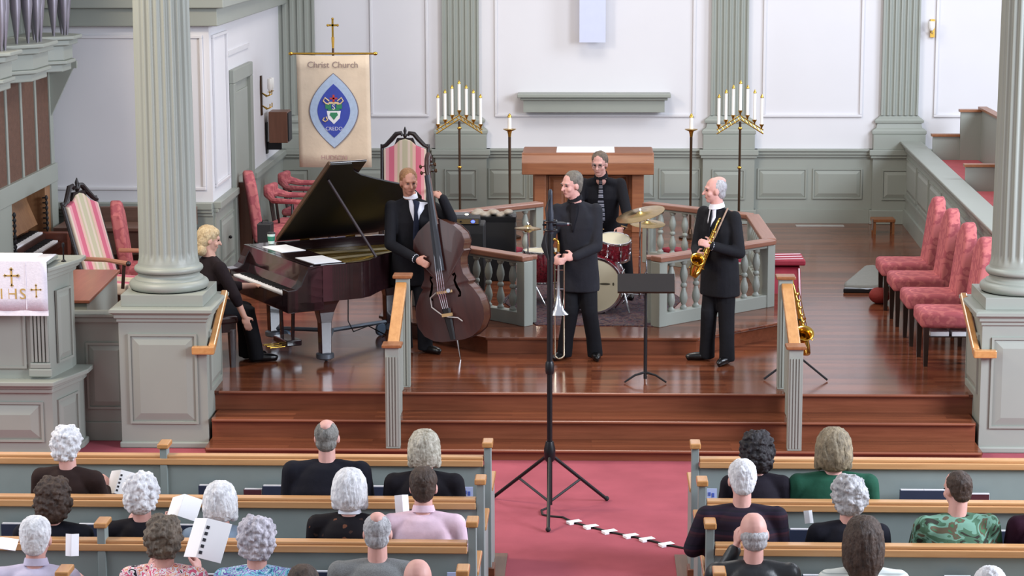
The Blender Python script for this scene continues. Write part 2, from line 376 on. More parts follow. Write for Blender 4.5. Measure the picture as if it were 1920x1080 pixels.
# ---- nave columns on pedestals
def column(sx, lab):
    xc = sx * 3.735; yc = 19.17
    t = thing('column', lab, 'column', (xc, yc, NF))
    z0 = 0; f = -.38
    ob('pedestal', MB().box(-.385, .385, f, .40, 0, 1.17), TRIM, t, bevel=.004)
    ob('pedestal_foot', MB().box(-.40, .40, f - .02, .42, 0, .055), TRIM, t, bevel=.012)
    raised(t, -.30, .30, .22, 1.02, f, .075, .022)
    mm = MX(((0, sx, 0, 0), (1, 0, 0, 0), (0, 0, 1, 0), (0, 0, 0, 1)))
    raised(t, -.27, .30, .50, 1.02, -.385, .06, .02, xf=mm)
    m = MB()
    prof = [(.385, 1.12), (.395, 1.13), (.395, 1.15), (.415, 1.165), (.415, 1.19), (.45, 1.215), (.45, 1.24), (.43, 1.25), (.38, 1.255)]
    m.loft([[(-p, -p, z), (p, -p, z), (p, p + .02, z), (-p, p + .02, z)] for p, z in prof]); ob('pedestal_cap', m, TRIM, t)
    ob('plinth', MB().box(-.36, .36, -.36, .36, 1.255, 1.36), TRIM, t, bevel=.004)
    prof = [(.33, 1.36)] + [(.305 + .045 * math.cos(a), 1.405 + .045 * math.sin(a)) for a in np.linspace(-PI / 2, PI / 2, 9)] + [(.305, 1.455), (.30, 1.465), (.278, 1.475), (.268, 1.49), (.272, 1.51), (.285, 1.515)] + \
           [(.275 + .028 * math.cos(a), 1.545 + .028 * math.sin(a)) for a in np.linspace(-PI / 2, PI / 2, 7)] + [(.272, 1.578), (.268, 1.60)]
    ob('column_base', MB().lathe(prof, 48), TRIM, t, True, sharp=60)
    nfl = 24; seg = 7
    def ring(r, z, k):
        pts = []
        for i in range(nfl):
            for j in range(seg):
                u = j / seg; a = 2 * PI * (i + u) / nfl
                dep = 0 if u < .14 else math.sin(PI * (u - .14) / .86) * .021 * k
                pts.append(((r - dep) * math.cos(a), (r - dep) * math.sin(a), z))
        return pts
    m = MB(); m.loft([ring(.268, 1.60, 0), ring(.260, 1.63, 0), ring(.258, 1.66, .55), ring(.257, 1.70, 1), ring(.245, 3.6, 1), ring(.225, 7, 1)])
    ob('fluted_shaft', m, TRIM, t, True, sharp=50)
    return t
column(-1, 'fluted grey-green column on a panelled pedestal beside the grand piano')
column(1, 'fluted grey-green column on a panelled pedestal beside the row of rose chairs')
# ---- parapet of the choir stalls on the right
A = V((4.19, 29.55, 0)); B = V((3.93, 20.3, 0)); dv = (B - A); LP = dv.length; ang = math.atan2(dv.y, dv.x)
mp = MX.Translation(A) @ MX.Rotation(ang, 4, 'Z')      # local x runs towards the nave, local -y = chancel side... checked below
pw = ob('wall_right', MB().box(0, LP, .0, .12, PZ, 1.56), TRIM); struct(pw); pw.matrix_world = mp
m = MB(); m.box(-.02, LP, -.09, .19, 1.60, 1.63); ob('parapet_cap', m, CAPW, pw, bevel=.008)
m = MB(); m.box(0, LP, -.03, .15, 1.50, 1.56); m.box(0, LP, -.06, .17, 1.56, 1.60); ob('cap_moulding', m, TRIM, pw, bevel=.008)
m = MB(); m.box(0, LP, -.03, .0, PZ, .72); m.box(0, LP, -.02, 0, .88, .91); ob('base_board', m, TRIM, pw)
x = .15
while x < LP - 1:
    raised(pw, x, x + 1.1, .95, 1.42, 0.0); x += 1.25
# ================================================================== LEFT SIDE: PULPIT, ORGAN, CHAIRS
# low panelled screen between pulpit and column pedestal
lw = ob('wall_screen', MB().box(-4.75, -4.115, 19.05, 19.15, NF, 1.14), TRIM); struct(lw)
m = MB(); m.box(-4.75, -4.115, 19.02, 19.18, 1.14, 1.19); m.box(-4.75, -4.115, 19.0, 19.2, 1.19, 1.225); ob('cap', m, TRIM, lw, bevel=.01)
raised(lw, -4.47, -4.0 - .115, .36, .96, 19.05, .05, .02)
ob('base_board', MB().box(-4.75, -4.115, 19.03, 19.05, NF, .24), TRIM, lw, bevel=.006)
# pulpit
t = thing('pulpit', 'grey-green octagonal panelled pulpit with fluted corner pilasters and pale ledge', 'pulpit', (-5.1, 18.7, NF))
def octa(k, z, x1=.5): # front edge at y=-.4, chamfer to the right
    return [(-1.2, -.4 - k), (x1 + k * .4, -.4 - k), (x1 + .12 + k, .10 - k * .4), (x1 + .12 + k, .27), (-1.2, .27)]
ob('lower_body', MB().prism(octa(0, 0), 0, .62), TRIM, t)
m = MB(); m.prism(octa(.03, 0), .60, .64); m.prism(octa(.05, 0), .64, .67); m.prism(octa(.09, 0), .67, .71); ob('ledge', m, TRIM, t, bevel=.008)
ob('foot', MB().prism(octa(.03, 0), 0, .06), TRIM, t, bevel=.01)
ob('upper_body', MB().prism(octa(-.06, 0), .71, 1.60), TRIM, t)
m = MB(); m.prism(octa(-.03, 0), 1.56, 1.60); m.prism(octa(.0, 0), 1.60, 1.65); m.prism(octa(.06, 0), 1.65, 1.685); ob('top_ledge', m, TRIM, t, bevel=.008)
raised(t, -.13, .42, .17, .52, -.4, .09, .03); raised(t, -.8, -.2, .17, .52, -.4, .09, .03)
m = MB(); m.box(-.02, .26, -.352, -.34, .82, 1.28); ob('sunk_panel', m, TRIM, t); m = frame_moulding(MB(), -.04, .28, .80, 1.30, -.34, .02, .02); ob('panel_moulding', m, TRIM, t)
for x in (.40, -.13):
    for i in range(5): ob('pilaster_reed', MB().box(x - .075 + i * .032, x - .055 + i * .032, -.365, -.34, .86, 1.50), TRIM, t)
    m = MB(); m.box(x - .10, x + .10, -.38, -.34, .73, .80); m.box(x - .09, x + .09, -.372, -.34, .80, .85); ob('pilaster_base', m, TRIM, t, bevel=.01)
raised(t, .14, .42, .82, 1.45, 0, .05, .015, xf=tr(.476, -.34, 0) @ rotm('Z', 76.5))
raised(t, .08, .46, .17, .52, 0, .06, .02, xf=tr(.5, -.4, 0) @ rotm('Z', 76.5))
# fringed white pulpit fall
t = thing('pulpit_cloth', 'white brocade pulpit fall with gold monogram and fringe draped over pulpit', 'cloth', (-5.1, 18.225, 1.30))
CLOTH = plain('white_brocade', '#d9d7e0', .8, var=.05, scale=40, bump=.2, bscale=80)
m = MB(); n = 24; rows = []
for k, z in enumerate((.46, .455, .30, .15, .04)):
    rows.append([(-.9 + 1.42 * i / n, -.018 + .004 * math.sin(i * 1.3) * (k > 1) + (.0 if k else .35), z + .52 - .46 - .0) for i in range(n + 1)])
v = [p for r in rows for p in r]; f = [(a * (n + 1) + i, a * (n + 1) + i + 1, (a + 1) * (n + 1) + i + 1, (a + 1) * (n + 1) + i) for a in range(4) for i in range(n)]
o = ob('drape', MB().add(v, f), CLOTH, t, True); sm = o.modifiers.new('s', 'SOLIDIFY'); sm.thickness = .008
o = ob('fringe', MB().box(-.9, .52, -.024, -.012, .055, .10), plain('white_fringe', '#efedf4', .9, bump=.6, bscale=250), t)
ob('cloth_fold', MB().box(.335, .342, -.026, -.012, .11, .515), CLOTH, t)
GT = plain('gold_embroidery', '#c2a15c', .5, .3)
def cross(mb, x, z, s, y, w=.2):
    mb.box(x - s * w / 2, x + s * w / 2, y - .004, y, z - s, z + s); mb.box(x - s * .8, x + s * .8, y - .004, y, z + s * .2 - s * w / 2, z + s * .2 + s * w / 2)
    for dx, dz in ((0, s), (0, -s), (s * .8, s * .2), (-s * .8, s * .2)):
        mb.box(x + dx - s * .22, x + dx + s * .22, y - .004, y, z + dz - s * .06, z + dz + s * .06); mb.box(x + dx - s * .06, x + dx + s * .06, y - .004, y, z + dz - s * .22, z + dz + s * .22)
    return mb
m = cross(MB(), .22, .385, .07, -.026); ob('embroidered_cross', m, GT, t)
mt = tr(.22, -.028, .20) @ rotm('X', 90)
for ch, dx in (('I', -.09), ('H', 0), ('S', .09)): text('monogram_letter', ch, .13, GT, t, tr(dx, 0, 0) @ mt)
ob('embroidered_cross', cross(MB(), .425, .27, .05, -.026), GT, t)
o = tag(ob('open_book', MB().prism([(-5.35, 18.40), (-4.72, 18.40), (-4.70, 18.58), (-5.35, 18.58)], 1.80, 1.835), PAPER, bevel=.008), 'open white book lying on the pulpit desk', 'book')
t = thing('book_stand', 'sloping desk that carries the open book on the pulpit', 'book rest'); ob('desk', MB().box(-5.6, -4.6, 18.31, 18.7, 1.775, 1.80), TRIM, t)
ob('desk_support', MB().box(-5.5, -4.75, 18.42, 18.65, 1.755, 1.775), TRIM, t)
m = MB(); m.lathe([(.022, 0), (.022, .006), (.007, .02), (.006, .12), (.012, .13), (.012, .16), (.004, .165)], 10, tr(-4.53, 18.60, 1.755)); tag(ob('pulpit_lamp_post', m, BLACK, None, True), 'small black rod on round foot standing on the pulpit ledge', 'rod')

# choir desk with brown top behind the screen
t = thing('choir_desk', 'brown topped choir desk with grey side running behind the pulpit', 'desk', (-4.78, 20.35, PZ))
m = MB(); m.prism([(-.33, -.85), (.25, -.85), (.17, .85), (-.33, .85)], .715, .745); ob('desk_top', m, wood('desk_mahogany', '#7d4a3a', '#935c48', 'y', .3), t, bevel=.006)
m = MB(); m.prism([(-.30, -.83), (.22, -.83), (.14, .83), (-.30, .83)], .0, .715); ob('desk_body', m, TRIM, t)
# organ case on the left, seen in steep perspective; its front is the plane X = -5.9
t = thing('organ_case', 'grey painted organ case with brown grilles, wooden console and pipe towers', 'organ', (-5.9, 21.9, PZ))
GR = plain('brown_grille_cloth', '#5c3f31', .7, var=.15, scale=20, bump=.3, bscale=90)
IW = wood('console_oak', '#80583a', '#98704c', 'z', .5)
z = lambda a: a - PZ
y = lambda a: a - 21.9
ob('case_back', MB().box(-1.2, -.25, y(19.5), y(24.0), 0, 4.5), TRIM, t)
for y0, y1 in ((21.0, 21.3), (22.04, 22.11), (22.63, 22.70), (23.23, 23.30), (23.85, 24.0)):
    ob('case_post', MB().box(-.25, 0, y(y0), y(y1), z(1.98), z(3.1)), TRIM, t)
for y0, y1 in ((21.3, 22.04), (22.11, 22.63), (22.70, 23.23), (23.30, 23.85)):
    ob('grille', MB().box(-.25, -.012, y(y0), y(y1), z(1.98), z(3.1)), GR, t)
ob('case_beam', MB().box(-.25, .03, y(20.5), y(24.0), z(1.78), z(1.98)), TRIM, t, bevel=.006)
ob('case_jamb', MB().box(-.25, .02, y(23.72), y(24.0), 0, z(1.78)), TRIM, t)
ob('case_jamb', MB().box(-.25, .02, y(21.0), y(22.05), 0, z(1.78)), TRIM, t)
ob('console_interior', MB().box(-.25, -.2, y(22.05), y(23.72), 0, z(1.78)), IW, t)
ob('console_cheek', MB().box(-.2, .0, y(23.5), y(23.72), 0, z(1.78)), IW, t)
ob('music_desk', MB().box(-.01, .01, y(22.35), y(23.3), 0, .36, tr(-.05, 0, .88) @ rotm('Y', -22)), IW, t)
for j in range(2):
    kz = z(1.22 + j * .09) ; x0 = .18 - j * .16
    ob('keyboard_bed', MB().box(-.2, x0 + .02, y(22.1), y(23.3), kz - .07, kz - .01), ALTARD, t)
    m = MB()
    for i in range(34): m.box(x0 - .14, x0, y(22.12 + i * .0335), y(22.12 + i * .0335 + .031), kz - .01, kz + .008)
    o = ob('white_keys', m, PAPER, t); o['kind'] = 'stuff'
    m = MB()
    for i in range(34):
        if i % 7 not in (2, 6): m.box(x0 - .14, x0 - .05, y(22.143 + i * .0335), y(22.143 + i * .0335 + .018), kz + .008, kz + .02)
    o = ob('black_keys', m, BLACKP, t); o['kind'] = 'stuff'
for yy in (22.08, 23.42):
    for i in range(8):
        ob('stop_knob', MB().lathe([(.008, -.03), (.008, 0), (.028, .005), (.028, .02), (.01, .03)], 10, tr(.02, y(yy), z(1.28) + i * .055) @ rotm('Y', 90)), BLACKP, t, True)
ob('key_cheek', MB().box(-.2, .28, y(23.3), y(23.44), z(1.05), z(1.30)), wood('red_brown_wood', '#6b3c30', '#80493a', 'x'), t, bevel=.01)
ob('console_base', MB().box(-.2, .05, y(22.05), y(23.5), 0, z(1.1)), IW, t)
# pipe tower ledges and pipes
TIN = plain('organ_pipe_tin', '#8f8a94', .35, .7, var=.06)
for yc, hw, zz in ((21.0, .45, 3.16), (22.35, .62, 3.16), (23.55, .40, 3.16)):
    def tow(k): return [(-.25, y(yc) - hw - k), (.1, y(yc) - hw - k), (.36 + k, y(yc) - hw * .5), (.36 + k, y(yc) + hw * .5), (.1, y(yc) + hw + k), (-.25, y(yc) + hw + k)]
    m = MB(); m.prism(tow(-.08), z(3.02), z(3.1)); m.prism(tow(-.03), z(3.1), z(3.14)); m.prism(tow(-.06), z(3.14), z(3.30)); m.prism(tow(0), z(3.30), z(3.36)); m.prism(tow(.05), z(3.36), z(3.40))
    ob('tower_ledge', m, TRIM, t, bevel=.01)
    k = 6 if hw < .5 else 8
    for i in range(k):
        u = (i + .5) / k * 2 - 1; px = .30 - .30 * abs(u) ** 1.5; py = y(yc) + u * hw * .9; r = .052 + .012 * (1 - abs(u))
        ob('pipe', MB().lathe([(.012, 0), (r, .32 + .1 * (1 - abs(u))), (r, 1.6)], 14, tr(px, py, z(3.40))), TIN, t, True)
m = MB(); m.prism([(0, 0), (.26, .52), (.30, .52), (.30, .6), (0, .6)], 0, .05, MX(((1, 0, 0, 0), (0, 0, 1, y(23.9)), (0, 1, 0, z(2.5)), (0, 0, 0, 1)))); ob('bracket', m, TRIM, t)
# dark table against the organ wall
t = thing('side_table', 'dark brown wooden table against the wall behind the armchair', 'table', (-5.1, 23.78, PZ))
TB = wood('table_brown', '#5d4338', '#72554a', 'x', .4)
ob('table_top', MB().box(-.72, .75, -.3, .28, .78, .82), TB, t, bevel=.006); ob('back_board', MB().box(-.72, .75, .2, .28, .82, .98), TB, t, bevel=.006)
ob('apron', MB().box(-.68, .71, -.24, .24, .52, .78), TB, t)
for x in (-.66, .63):
    for yy in (-.24, .18): ob('leg', MB().box(x, x + .06, yy, yy + .06, 0, .52), TB, t)
ob('front_panel', MB().box(-.6, .63, .1, .14, .06, .52), TB, t)

# ---- upholstered side chair (rose damask parsons-type with arched back), faces +X in its own frame
def soft_box(mb, x0, x1, y0, y1, z0, z1, r=.04):
    mb.box(x0, x1, y0, y1, z0, z1)
def damask_chair(label, loc, rz, group=None):
    t = thing('upholstered_chair', label, 'chair', loc, rz, group)
    o = ob('seat', MB().box(-.24, .31, -.26, .26, .36, .51), DAMASK, t, True); b = o.modifiers.new('b', 'BEVEL'); b.width = .045; b.segments = 4
    # arched back: profile in y-z, thickness in x with a backward rake
    prof = [(-.25, .36), (.25, .36), (.26, .95), (.245, 1.06), (.17, 1.11), (.11, 1.165), (0, 1.19), (-.11, 1.165), (-.17, 1.11), (-.245, 1.06), (-.26, .95)]
    m = MB(); n = len(prof); rk = lambda zz: -(zz - .36) * .13
    m.add([(-.15 + rk(b_), a, b_) for a, b_ in prof] + [(-.27 + rk(b_), a, b_) for a, b_ in prof],
          [tuple(range(n)), tuple(range(n, 2 * n))[::-1]] + [(i, i + n, (i + 1) % n + n, (i + 1) % n) for i in range(n)])
    o = ob('backrest', m, DAMASK, t, True); b = o.modifiers.new('b', 'BEVEL'); b.width = .03; b.segments = 4; b.limit_method = 'ANGLE'; b.angle_limit = R(50)
    ob('seat_medallion', MB().lathe([(.02, 0), (.15, .0), (.165, .006), (.175, 0), (.176, -.004)], 28, tr(.04, 0, .509) @ MX.Diagonal((1.25, 1, .6, 1))), damask_med, t, True)
    for x, yy in ((.25, -.22), (.25, .22), (-.22, -.22), (-.22, .22)):
        m = MB(); m.loft([[(x + s1 * w, yy + s2 * w, zz) for s1, s2 in ((-1, -1), (1, -1), (1, 1), (-1, 1))] for w, zz in ((.018, 0), (.026, .37))]); ob('leg', m, DKWOOD, t)
    return t
damask_med = plain('damask_medallion', '#c46a68', .7, var=.1, scale=60)
for i, (yy, lab) in enumerate(((20.55, 'rose damask side chair closest to the column pedestal, against the parapet'), (21.5, 'second rose damask side chair counted from the column pedestal'),
                         (22.5, 'third rose damask side chair counted from the column pedestal'), (23.42, 'rose damask side chair at the far end of the row, beside the instrument case'))):
    damask_chair(lab, (3.36, yy, PZ), PI, 'rose chairs along the parapet')
damask_chair('rose damask chair standing between the striped armchair and the fluted column', (-4.70, 23.0, PZ), R(8))
damask_chair('rose damask chair standing by the doorway behind the piano', (-3.72, 25.7, PZ), R(14))
# striped throne chairs
STRIPE = stripes('rose_and_cream_stripe', [(0, '#b3ac92'), (.06, '#c9b7a8'), (.12, '#b7a98e'), (.17, '#cfa59c'), (.24, '#bf6478'), (.36, '#d0939a'), (.43, '#c9b7a8'), (.57, '#d0939a'), (.64, '#bf6478'), (.76, '#cfa59c'), (.83, '#b7a98e'), (.88, '#c9b7a8'), (.94, '#b3ac92')], .56, 'y')
WOODARM = wood('light_arm_wood', '#9a6650', '#b07c64', 'x', .4)
def throne(label, loc, rz, rake):
    t = thing('armchair', label, 'chair', loc, rz)
    rk = lambda zz: -(zz - .45) * rake
    prof = [(-.26, .45), (.26, .45), (.27, 1.22), (.15, 1.26), (.07, 1.33), (0, 1.35), (-.07, 1.33), (-.15, 1.26), (-.27, 1.22)]
    n = len(prof); m = MB()
    m.add([(-.2 + rk(b_), a, b_) for a, b_ in prof] + [(-.26 + rk(b_), a, b_) for a, b_ in prof], [tuple(range(n)), tuple(range(n, 2 * n))[::-1]] + [(i, i + n, (i + 1) % n + n, (i + 1) % n) for i in range(n)])
    ob('backrest', m, STRIPE, t, bevel=.012)
    for s in (-1, 1):
        m = MB(); m.tube([(-.24 + rk(.0), s * .29, 0), (-.24, s * .29, .45), (-.24 + rk(1.28), s * .29, 1.28)], .022, 8); ob('back_post', m, EBONY, t, True)
        # scrolled half of the broken pediment
        pts = [(s * .30, 1.24), (s * .24, 1.27), (s * .17, 1.34), (s * .11, 1.41), (s * .05, 1.42), (s * .035, 1.385)]
        m = MB(); m.tube([(-.23 + rk(b_), a, b_) for a, b_ in pts], [.02, .026, .03, .03, .026, .018], 8); ob('pediment_scroll', m, EBONY, t, True)
        m = MB(); m.tube([(-.22, s * .31, .72), (.05, s * .33, .73), (.32, s * .34, .71)], [.024, .022, .026], 8); ob('arm', m, WOODARM, t, True)
        ob('arm_post', MB().tube([(.24, s * .33, .45), (.27, s * .335, .70)], .018, 8), DKWOOD, t, True)
        ob('leg', MB().tube([(.27, s * .26, 0), (.27, s * .27, .42)], [.02, .028], 8), DKWOOD, t, True)
        ob('arm_tip', MB().ell((.325, s * .342, .71), .027), EBONY, t, True)
    ob('finial', MB().lathe([(.012, 0), (.03, .04), (.016, .07), (.022, .10), (.005, .15)], 10, tr(-.23 + rk(1.36), 0, 1.35)), EBONY, t, True)
    m = MB(); m.prism([(-.14, 1.26), (.14, 1.26), (.10, 1.36), (-.10, 1.36)], -.015, .015, MX(((0, 0, 1, -.235 + rk(1.3)), (1, 0, 0, 0), (0, 1, 0, 0), (0, 0, 0, 1)))); ob('crest_rail', m, EBONY, t)
    o = ob('seat', MB().box(-.22, .3, -.27, .27, .36, .48), STRIPE, t); b = o.modifiers.new('b', 'BEVEL'); b.width = .03; b.segments = 3
    return t
throne('striped rose and cream throne armchair leaning beside the fluted column', (-4.82, 22.2, PZ), R(-22), .30)
throne('striped high-back throne chair with dark scrolled pediment behind the bassist', (-2.35, 27.3, PZ), R(-90), .12)
# captain chairs in rose upholstery behind the piano
def captain(label, loc, rz):
    t = thing('captain_chair', label, 'chair', loc, rz, 'captain chairs behind the piano')
    o = ob('seat', MB().box(-.24, .26, -.26, .26, .40, .49), DAMASK, t, True); b = o.modifiers.new('b', 'BEVEL'); b.width = .04; b.segments = 3
    pts = [(.27, -.30), (.05, -.31), (-.14, -.27), (-.25, -.14), (-.28, 0), (-.25, .14), (-.14, .27), (.05, .31), (.27, .30)]
    m = MB(); m.tube([(a, b_, .76 + (.05 if abs(b_) < .2 else 0)) for a, b_ in pts], [.028, .03, .036, .05, .06, .05, .036, .03, .028], 8); ob('arm_rail', m, DAMASK, t, True)
    o = ob('back_pad', MB().box(-.31, -.23, -.17, .17, .78, .93), DAMASK, t, True); b = o.modifiers.new('b', 'BEVEL'); b.width = .03; b.segments = 3
    for a, b_ in ((.22, -.29), (.22, .29), (-.1, -.28), (-.1, .28), (-.25, -.1), (-.25, .1), (-.26, 0)): ob('spindle', MB().tube([(a * .85, b_ * .8, .45), (a, b_, .76)], .014, 6), DKWOOD, t, True)
    for x in (-.2, .22):
        for yy in (-.22, .22): ob('leg', MB().tube([(x * 1.1, yy * 1.1, 0), (x, yy, .42)], [.016, .024], 8), DKWOOD, t, True)
captain('rose upholstered captain chair with spindle back closer to the piano lid', (-3.62, 26.4, PZ), R(-12))
captain('rose upholstered captain chair under the banner, half hidden behind its twin', (-3.62, 27.6, PZ), R(-10))
# wall loudspeaker and sconce on the side wall
t = thing('wall_speaker', 'small brown wooden loudspeaker box on a bracket by the banner', 'speaker', (-4.2, 28.35, 1.75))
ob('cabinet', MB().box(.06, .30, -.22, .12, 0, .40), wood('speaker_walnut', '#5a3828', '#6d4735', 'z', .4), t, bevel=.006); ob('speaker_grille', MB().box(.30, .315, -.20, .10, .02, .38), BLACKP, t)
ob('bracket', MB().box(.0, .2, -.09, -.03, -.1, 0).box(0, .02, -.12, 0, -.15, .25), BLACK, t)
t = thing('wall_sconce', 'brass double candle sconce fixed to the left chancel wall', 'sconce', (-4.2, 27.9, 2.25))
ob('back_plate', MB().box(0, .02, -.04, .04, -.12, .38), BRONZE, t)
for s in (-1, 1):
    for zz in (0, .16): ob('arm', MB().tube([(.02, 0, zz), (.08, s * .05, zz - .04), (.13, s * .09, zz - .02), (.13, s * .09, zz + .03)], .008, 6), BRASS, t, True)
    ob('glass_shade', MB().lathe([(.012, 0), (.03, .03), (.03, .14), (.026, .16)], 10, tr(.13, s * .09, .19)), CANDLE, t, True)
    ob('drip_pan', MB().lathe([(.005, 0), (.03, .01), (.03, .015)], 10, tr(.13, s * .09, .17)), BRASS, t, True)
t = thing('wall_sconce', 'brass candle sconce on the back wall beside the pilaster behind the choir', 'sconce', (4.5, 29.62, 3.1))
ob('back_plate', MB().box(-.03, .03, .04, .075, -.1, .14), BRASS, t); ob('arm', MB().tube([(0, .05, 0), (-.02, -.06, -.04), (-.04, -.12, 0)], .012, 6), BRASS, t, True); ob('glass_shade', MB().lathe([(.02, 0), (.045, .04), (.045, .12)], 10, tr(-.04, -.12, .0)), CANDLE, t, True)

# ================================================================== BANNER
t = thing('processional_banner', 'cream church banner with blue oval crest hanging from brass pole', 'banner', (-3.12, 26.6, PZ))
BN = plain('cream_banner_cloth', '#cbb9a4', .85, var=.05, scale=6, bump=.25, bscale=25)
n = 16; v = []; f = []
for k in range(9):
    zz = 2.475 - 1.36 * k / 8
    for i in range(n + 1):
        u = i / n; v.append((-.44 + .88 * u + (k / 8) * .015, -.025 + .012 * math.sin(u * 9 + k * .3) * (k / 8) , zz - .015 * math.sin(u * PI) * (k == 0)))
f = [(a * (n + 1) + i, a * (n + 1) + i + 1, (a + 1) * (n + 1) + i + 1, (a + 1) * (n + 1) + i) for a in range(8) for i in range(n)]
o = ob('banner_cloth', MB().add(v, f), BN, t, True); o.modifiers.new('s', 'SOLIDIFY').thickness = .006
ob('pole', MB().tube([(0, .02, .02), (0, .02, 2.55)], .014, 8), BRONZE, t, True); ob('pole_finial_shaft', MB().tube([(0, .02, 2.55), (0, .02, 2.68)], [.014, .02], 8), BRASS, t, True)
ob('pole_base', MB().lathe([(.16, 0), (.16, .03), (.04, .06), (.02, .12)], 20), BRONZE, t, True)
ob('crossbar', MB().tube([(-.50, -.0, 2.485), (.50, -.0, 2.485)], .013, 8), BRASS, t, True)
for s in (-1, 1): ob('crossbar_finial', MB().ell((s * .51, 0, 2.485), (.03, .022, .022)), BRASS, t, True)
m = MB(); m.box(-.012, .012, .01, .03, 2.68, 2.90); m.box(-.06, .06, .01, .03, 2.81, 2.835)
for dx, dz in ((-.06, 2.822), (.06, 2.822), (0, 2.90)): m.ell((dx, .02, dz), .016)
ob('cross_finial', m, BRASS, t)
def vesica(w, h, k=20, z0=0):
    pts = []
    for i in range(k): a = -1 + 2 * i / k; pts.append((w * (1 - abs(a) ** 1.9), h * a))
    for i in range(k): a = 1 - 2 * i / k; pts.append((-w * (1 - abs(a) ** 1.9), h * a))
    return pts
toY = MX(((1, 0, 0, .005), (0, 0, -1, 0), (0, 1, 0, 1.80), (0, 0, 0, 1)))
for nm, w, h, d, c in (('crest_outline', .298, .455, .039, '#6d6674'), ('crest_pale_ring', .288, .445, .042, '#9fb0c8'), ('crest_blue_field', .198, .325, .046, '#33439a')):
    m = MB(); m.prism(vesica(w, h), 0, .004, toY @ tr(0, 0, d)); ob(nm, m, plain(nm, c, .8, var=.06, scale=30), t)
P_ = lambda x, zz, w, h, a=0: None
def flat(nm, col, polys):
    m = MB()
    for p in polys: m.prism(p, 0, .003, toY @ tr(0, 0, .0505))
    ob(nm, m, plain('crest_' + nm, col, .8), t)
rect = lambda x, zz, w, h: [(x - w, zz - h), (x + w, zz - h), (x + w, zz + h), (x - w, zz + h)]
flat('shield_white', '#d9d9dd', [[(0, -.16), (.07, -.09), (.085, 0), (-.085, 0), (-.07, -.09)]])
m = MB()
for p in ([(0, -.11), (.03, -.07), (.05, -.05), (.04, -.02), (-.04, -.02), (-.05, -.05), (-.03, -.07)], rect(.065, .055, .035, .03), rect(-.065, .055, .035, .03), rect(0, .015, .07, .012)): m.prism(p, 0, .003, toY @ tr(0, 0, .054))
ob('shield_green', m, plain('crest_green', '#2f7a56', .8), t)
m = MB()
for s in (-1, 1):
    m.tube([(s * .05, -.056, 1.80 + .12), (s * .10, -.056, 1.80 + .16), (s * .12, -.056, 1.80 + .12), (s * .09, -.056, 1.80 + .09), (s * .05, -.056, 1.88)], .009, 6)
m.tube([(-.11, -.056, 1.72), (-.13, -.056, 1.69), (-.10, -.056, 1.67), (-.07, -.056, 1.69), (-.09, -.056, 1.73)], .009, 6)
ob('crest_scrollwork', m, plain('crest_scroll', '#c9b08a', .7), t, True)
m = MB(); m.prism(rect(0, .15, .012, .045), 0, .004, toY @ tr(0, 0, .0505)); m.prism(rect(0, .15, .045, .01), 0, .004, toY @ tr(0, 0, .0505)); ob('crest_red_mark', m, plain('crest_red', '#b03a30', .8), t)
ob('crest_crown_bar', MB().prism(rect(0, .098, .06, .012), 0, .004, toY @ tr(0, 0, .0505)), MATS['crest_scroll'], t)
TX = plain('banner_lettering', '#8d7a76', .8); TX2 = plain('crest_lettering', '#c3c3d6', .8)
text('crest_letter', 'S', .09, plain('crest_letter_cream', '#d5d2b8', .8), t, tr(.005, -.06, 1.80 + .018) @ rotm('X', 90))
text('crest_motto', 'CREDO', .062, TX2, t, tr(.005, -.052, 1.80 - .235) @ rotm('X', 90))
text('banner_heading', 'Christ Church', .105, TX, t, tr(0, -.042, 2.32) @ rotm('X', 90))
text('banner_motto', 'HUDSON', .075, plain('banner_lettering_rose', '#a3807f', .8), t, tr(.0, -.042, 1.21) @ rotm('X', 90))

# ================================================================== ALTAR AND CANDLES
t = thing('altar', 'wooden altar table with thick overhanging top and deeply recessed front', 'altar', (-.05, 27.9, FP))
ob('top', MB().box(-.83, .82, -.32, .40, .90, 1.02), ALTARW, t, bevel=.02)
m = MB(); m.loft([[(-.83 + d, -.40 + d, zz), (.82 - d, -.40 + d, zz), (.82 - d, -.30, zz), (-.83 + d, -.30, zz)] for d, zz in ((.0, .76), (0, .90))]); ob('fascia', MB().box(-.83, .82, -.38, -.30, .75, .90), ALTARW, t, bevel=.01)
m = MB(); m.add([(-.83, -.38, .90), (.82, -.38, .90), (.82, -.30, 1.02), (-.83, -.30, 1.02), (-.83, -.30, .9), (.82, -.30, .9)], [(0, 1, 2, 3), (0, 3, 4), (1, 5, 2), (0, 4, 5, 1), (3, 2, 5, 4)]); ob('sloped_moulding', m, ALTARW, t)
ob('core', MB().box(-.70, .69, -.02, .32, 0, .78), ALTARW, t)
for x in (-.68, .55): ob('pier', MB().box(x, x + .15, -.24, -.02, 0, .75), ALTARW, t, bevel=.01)
for a, b in ((-.50, -.28), (-.24, .24), (.28, .5)): raised(t, a, b, .08, .7, -.02, .04, .02, mat=ALTARW)
o = tag(ob('altar_linen', MB().box(-.45, .28, 27.62, 28.25, FP + 1.02, FP + 1.027), PAPER, bevel=.002), 'white linen runner lying on the altar top', 'linen')
t = thing('altar_shelf', 'pale grey wall shelf above the altar on the back wall', 'shelf', (.02, YB, 2.02))
ob('shelf_body', MB().box(-.94, .94, -.22, -.002, 0, .16), TRIM, t); m = MB(); m.box(-.98, .98, -.26, -.002, .16, .20); ob('moulding', m, TRIM, t, bevel=.01); ob('shelf_top', MB().box(-1.02, 1.02, -.32, -.002, .20, .25), CAPW, t, bevel=.01)
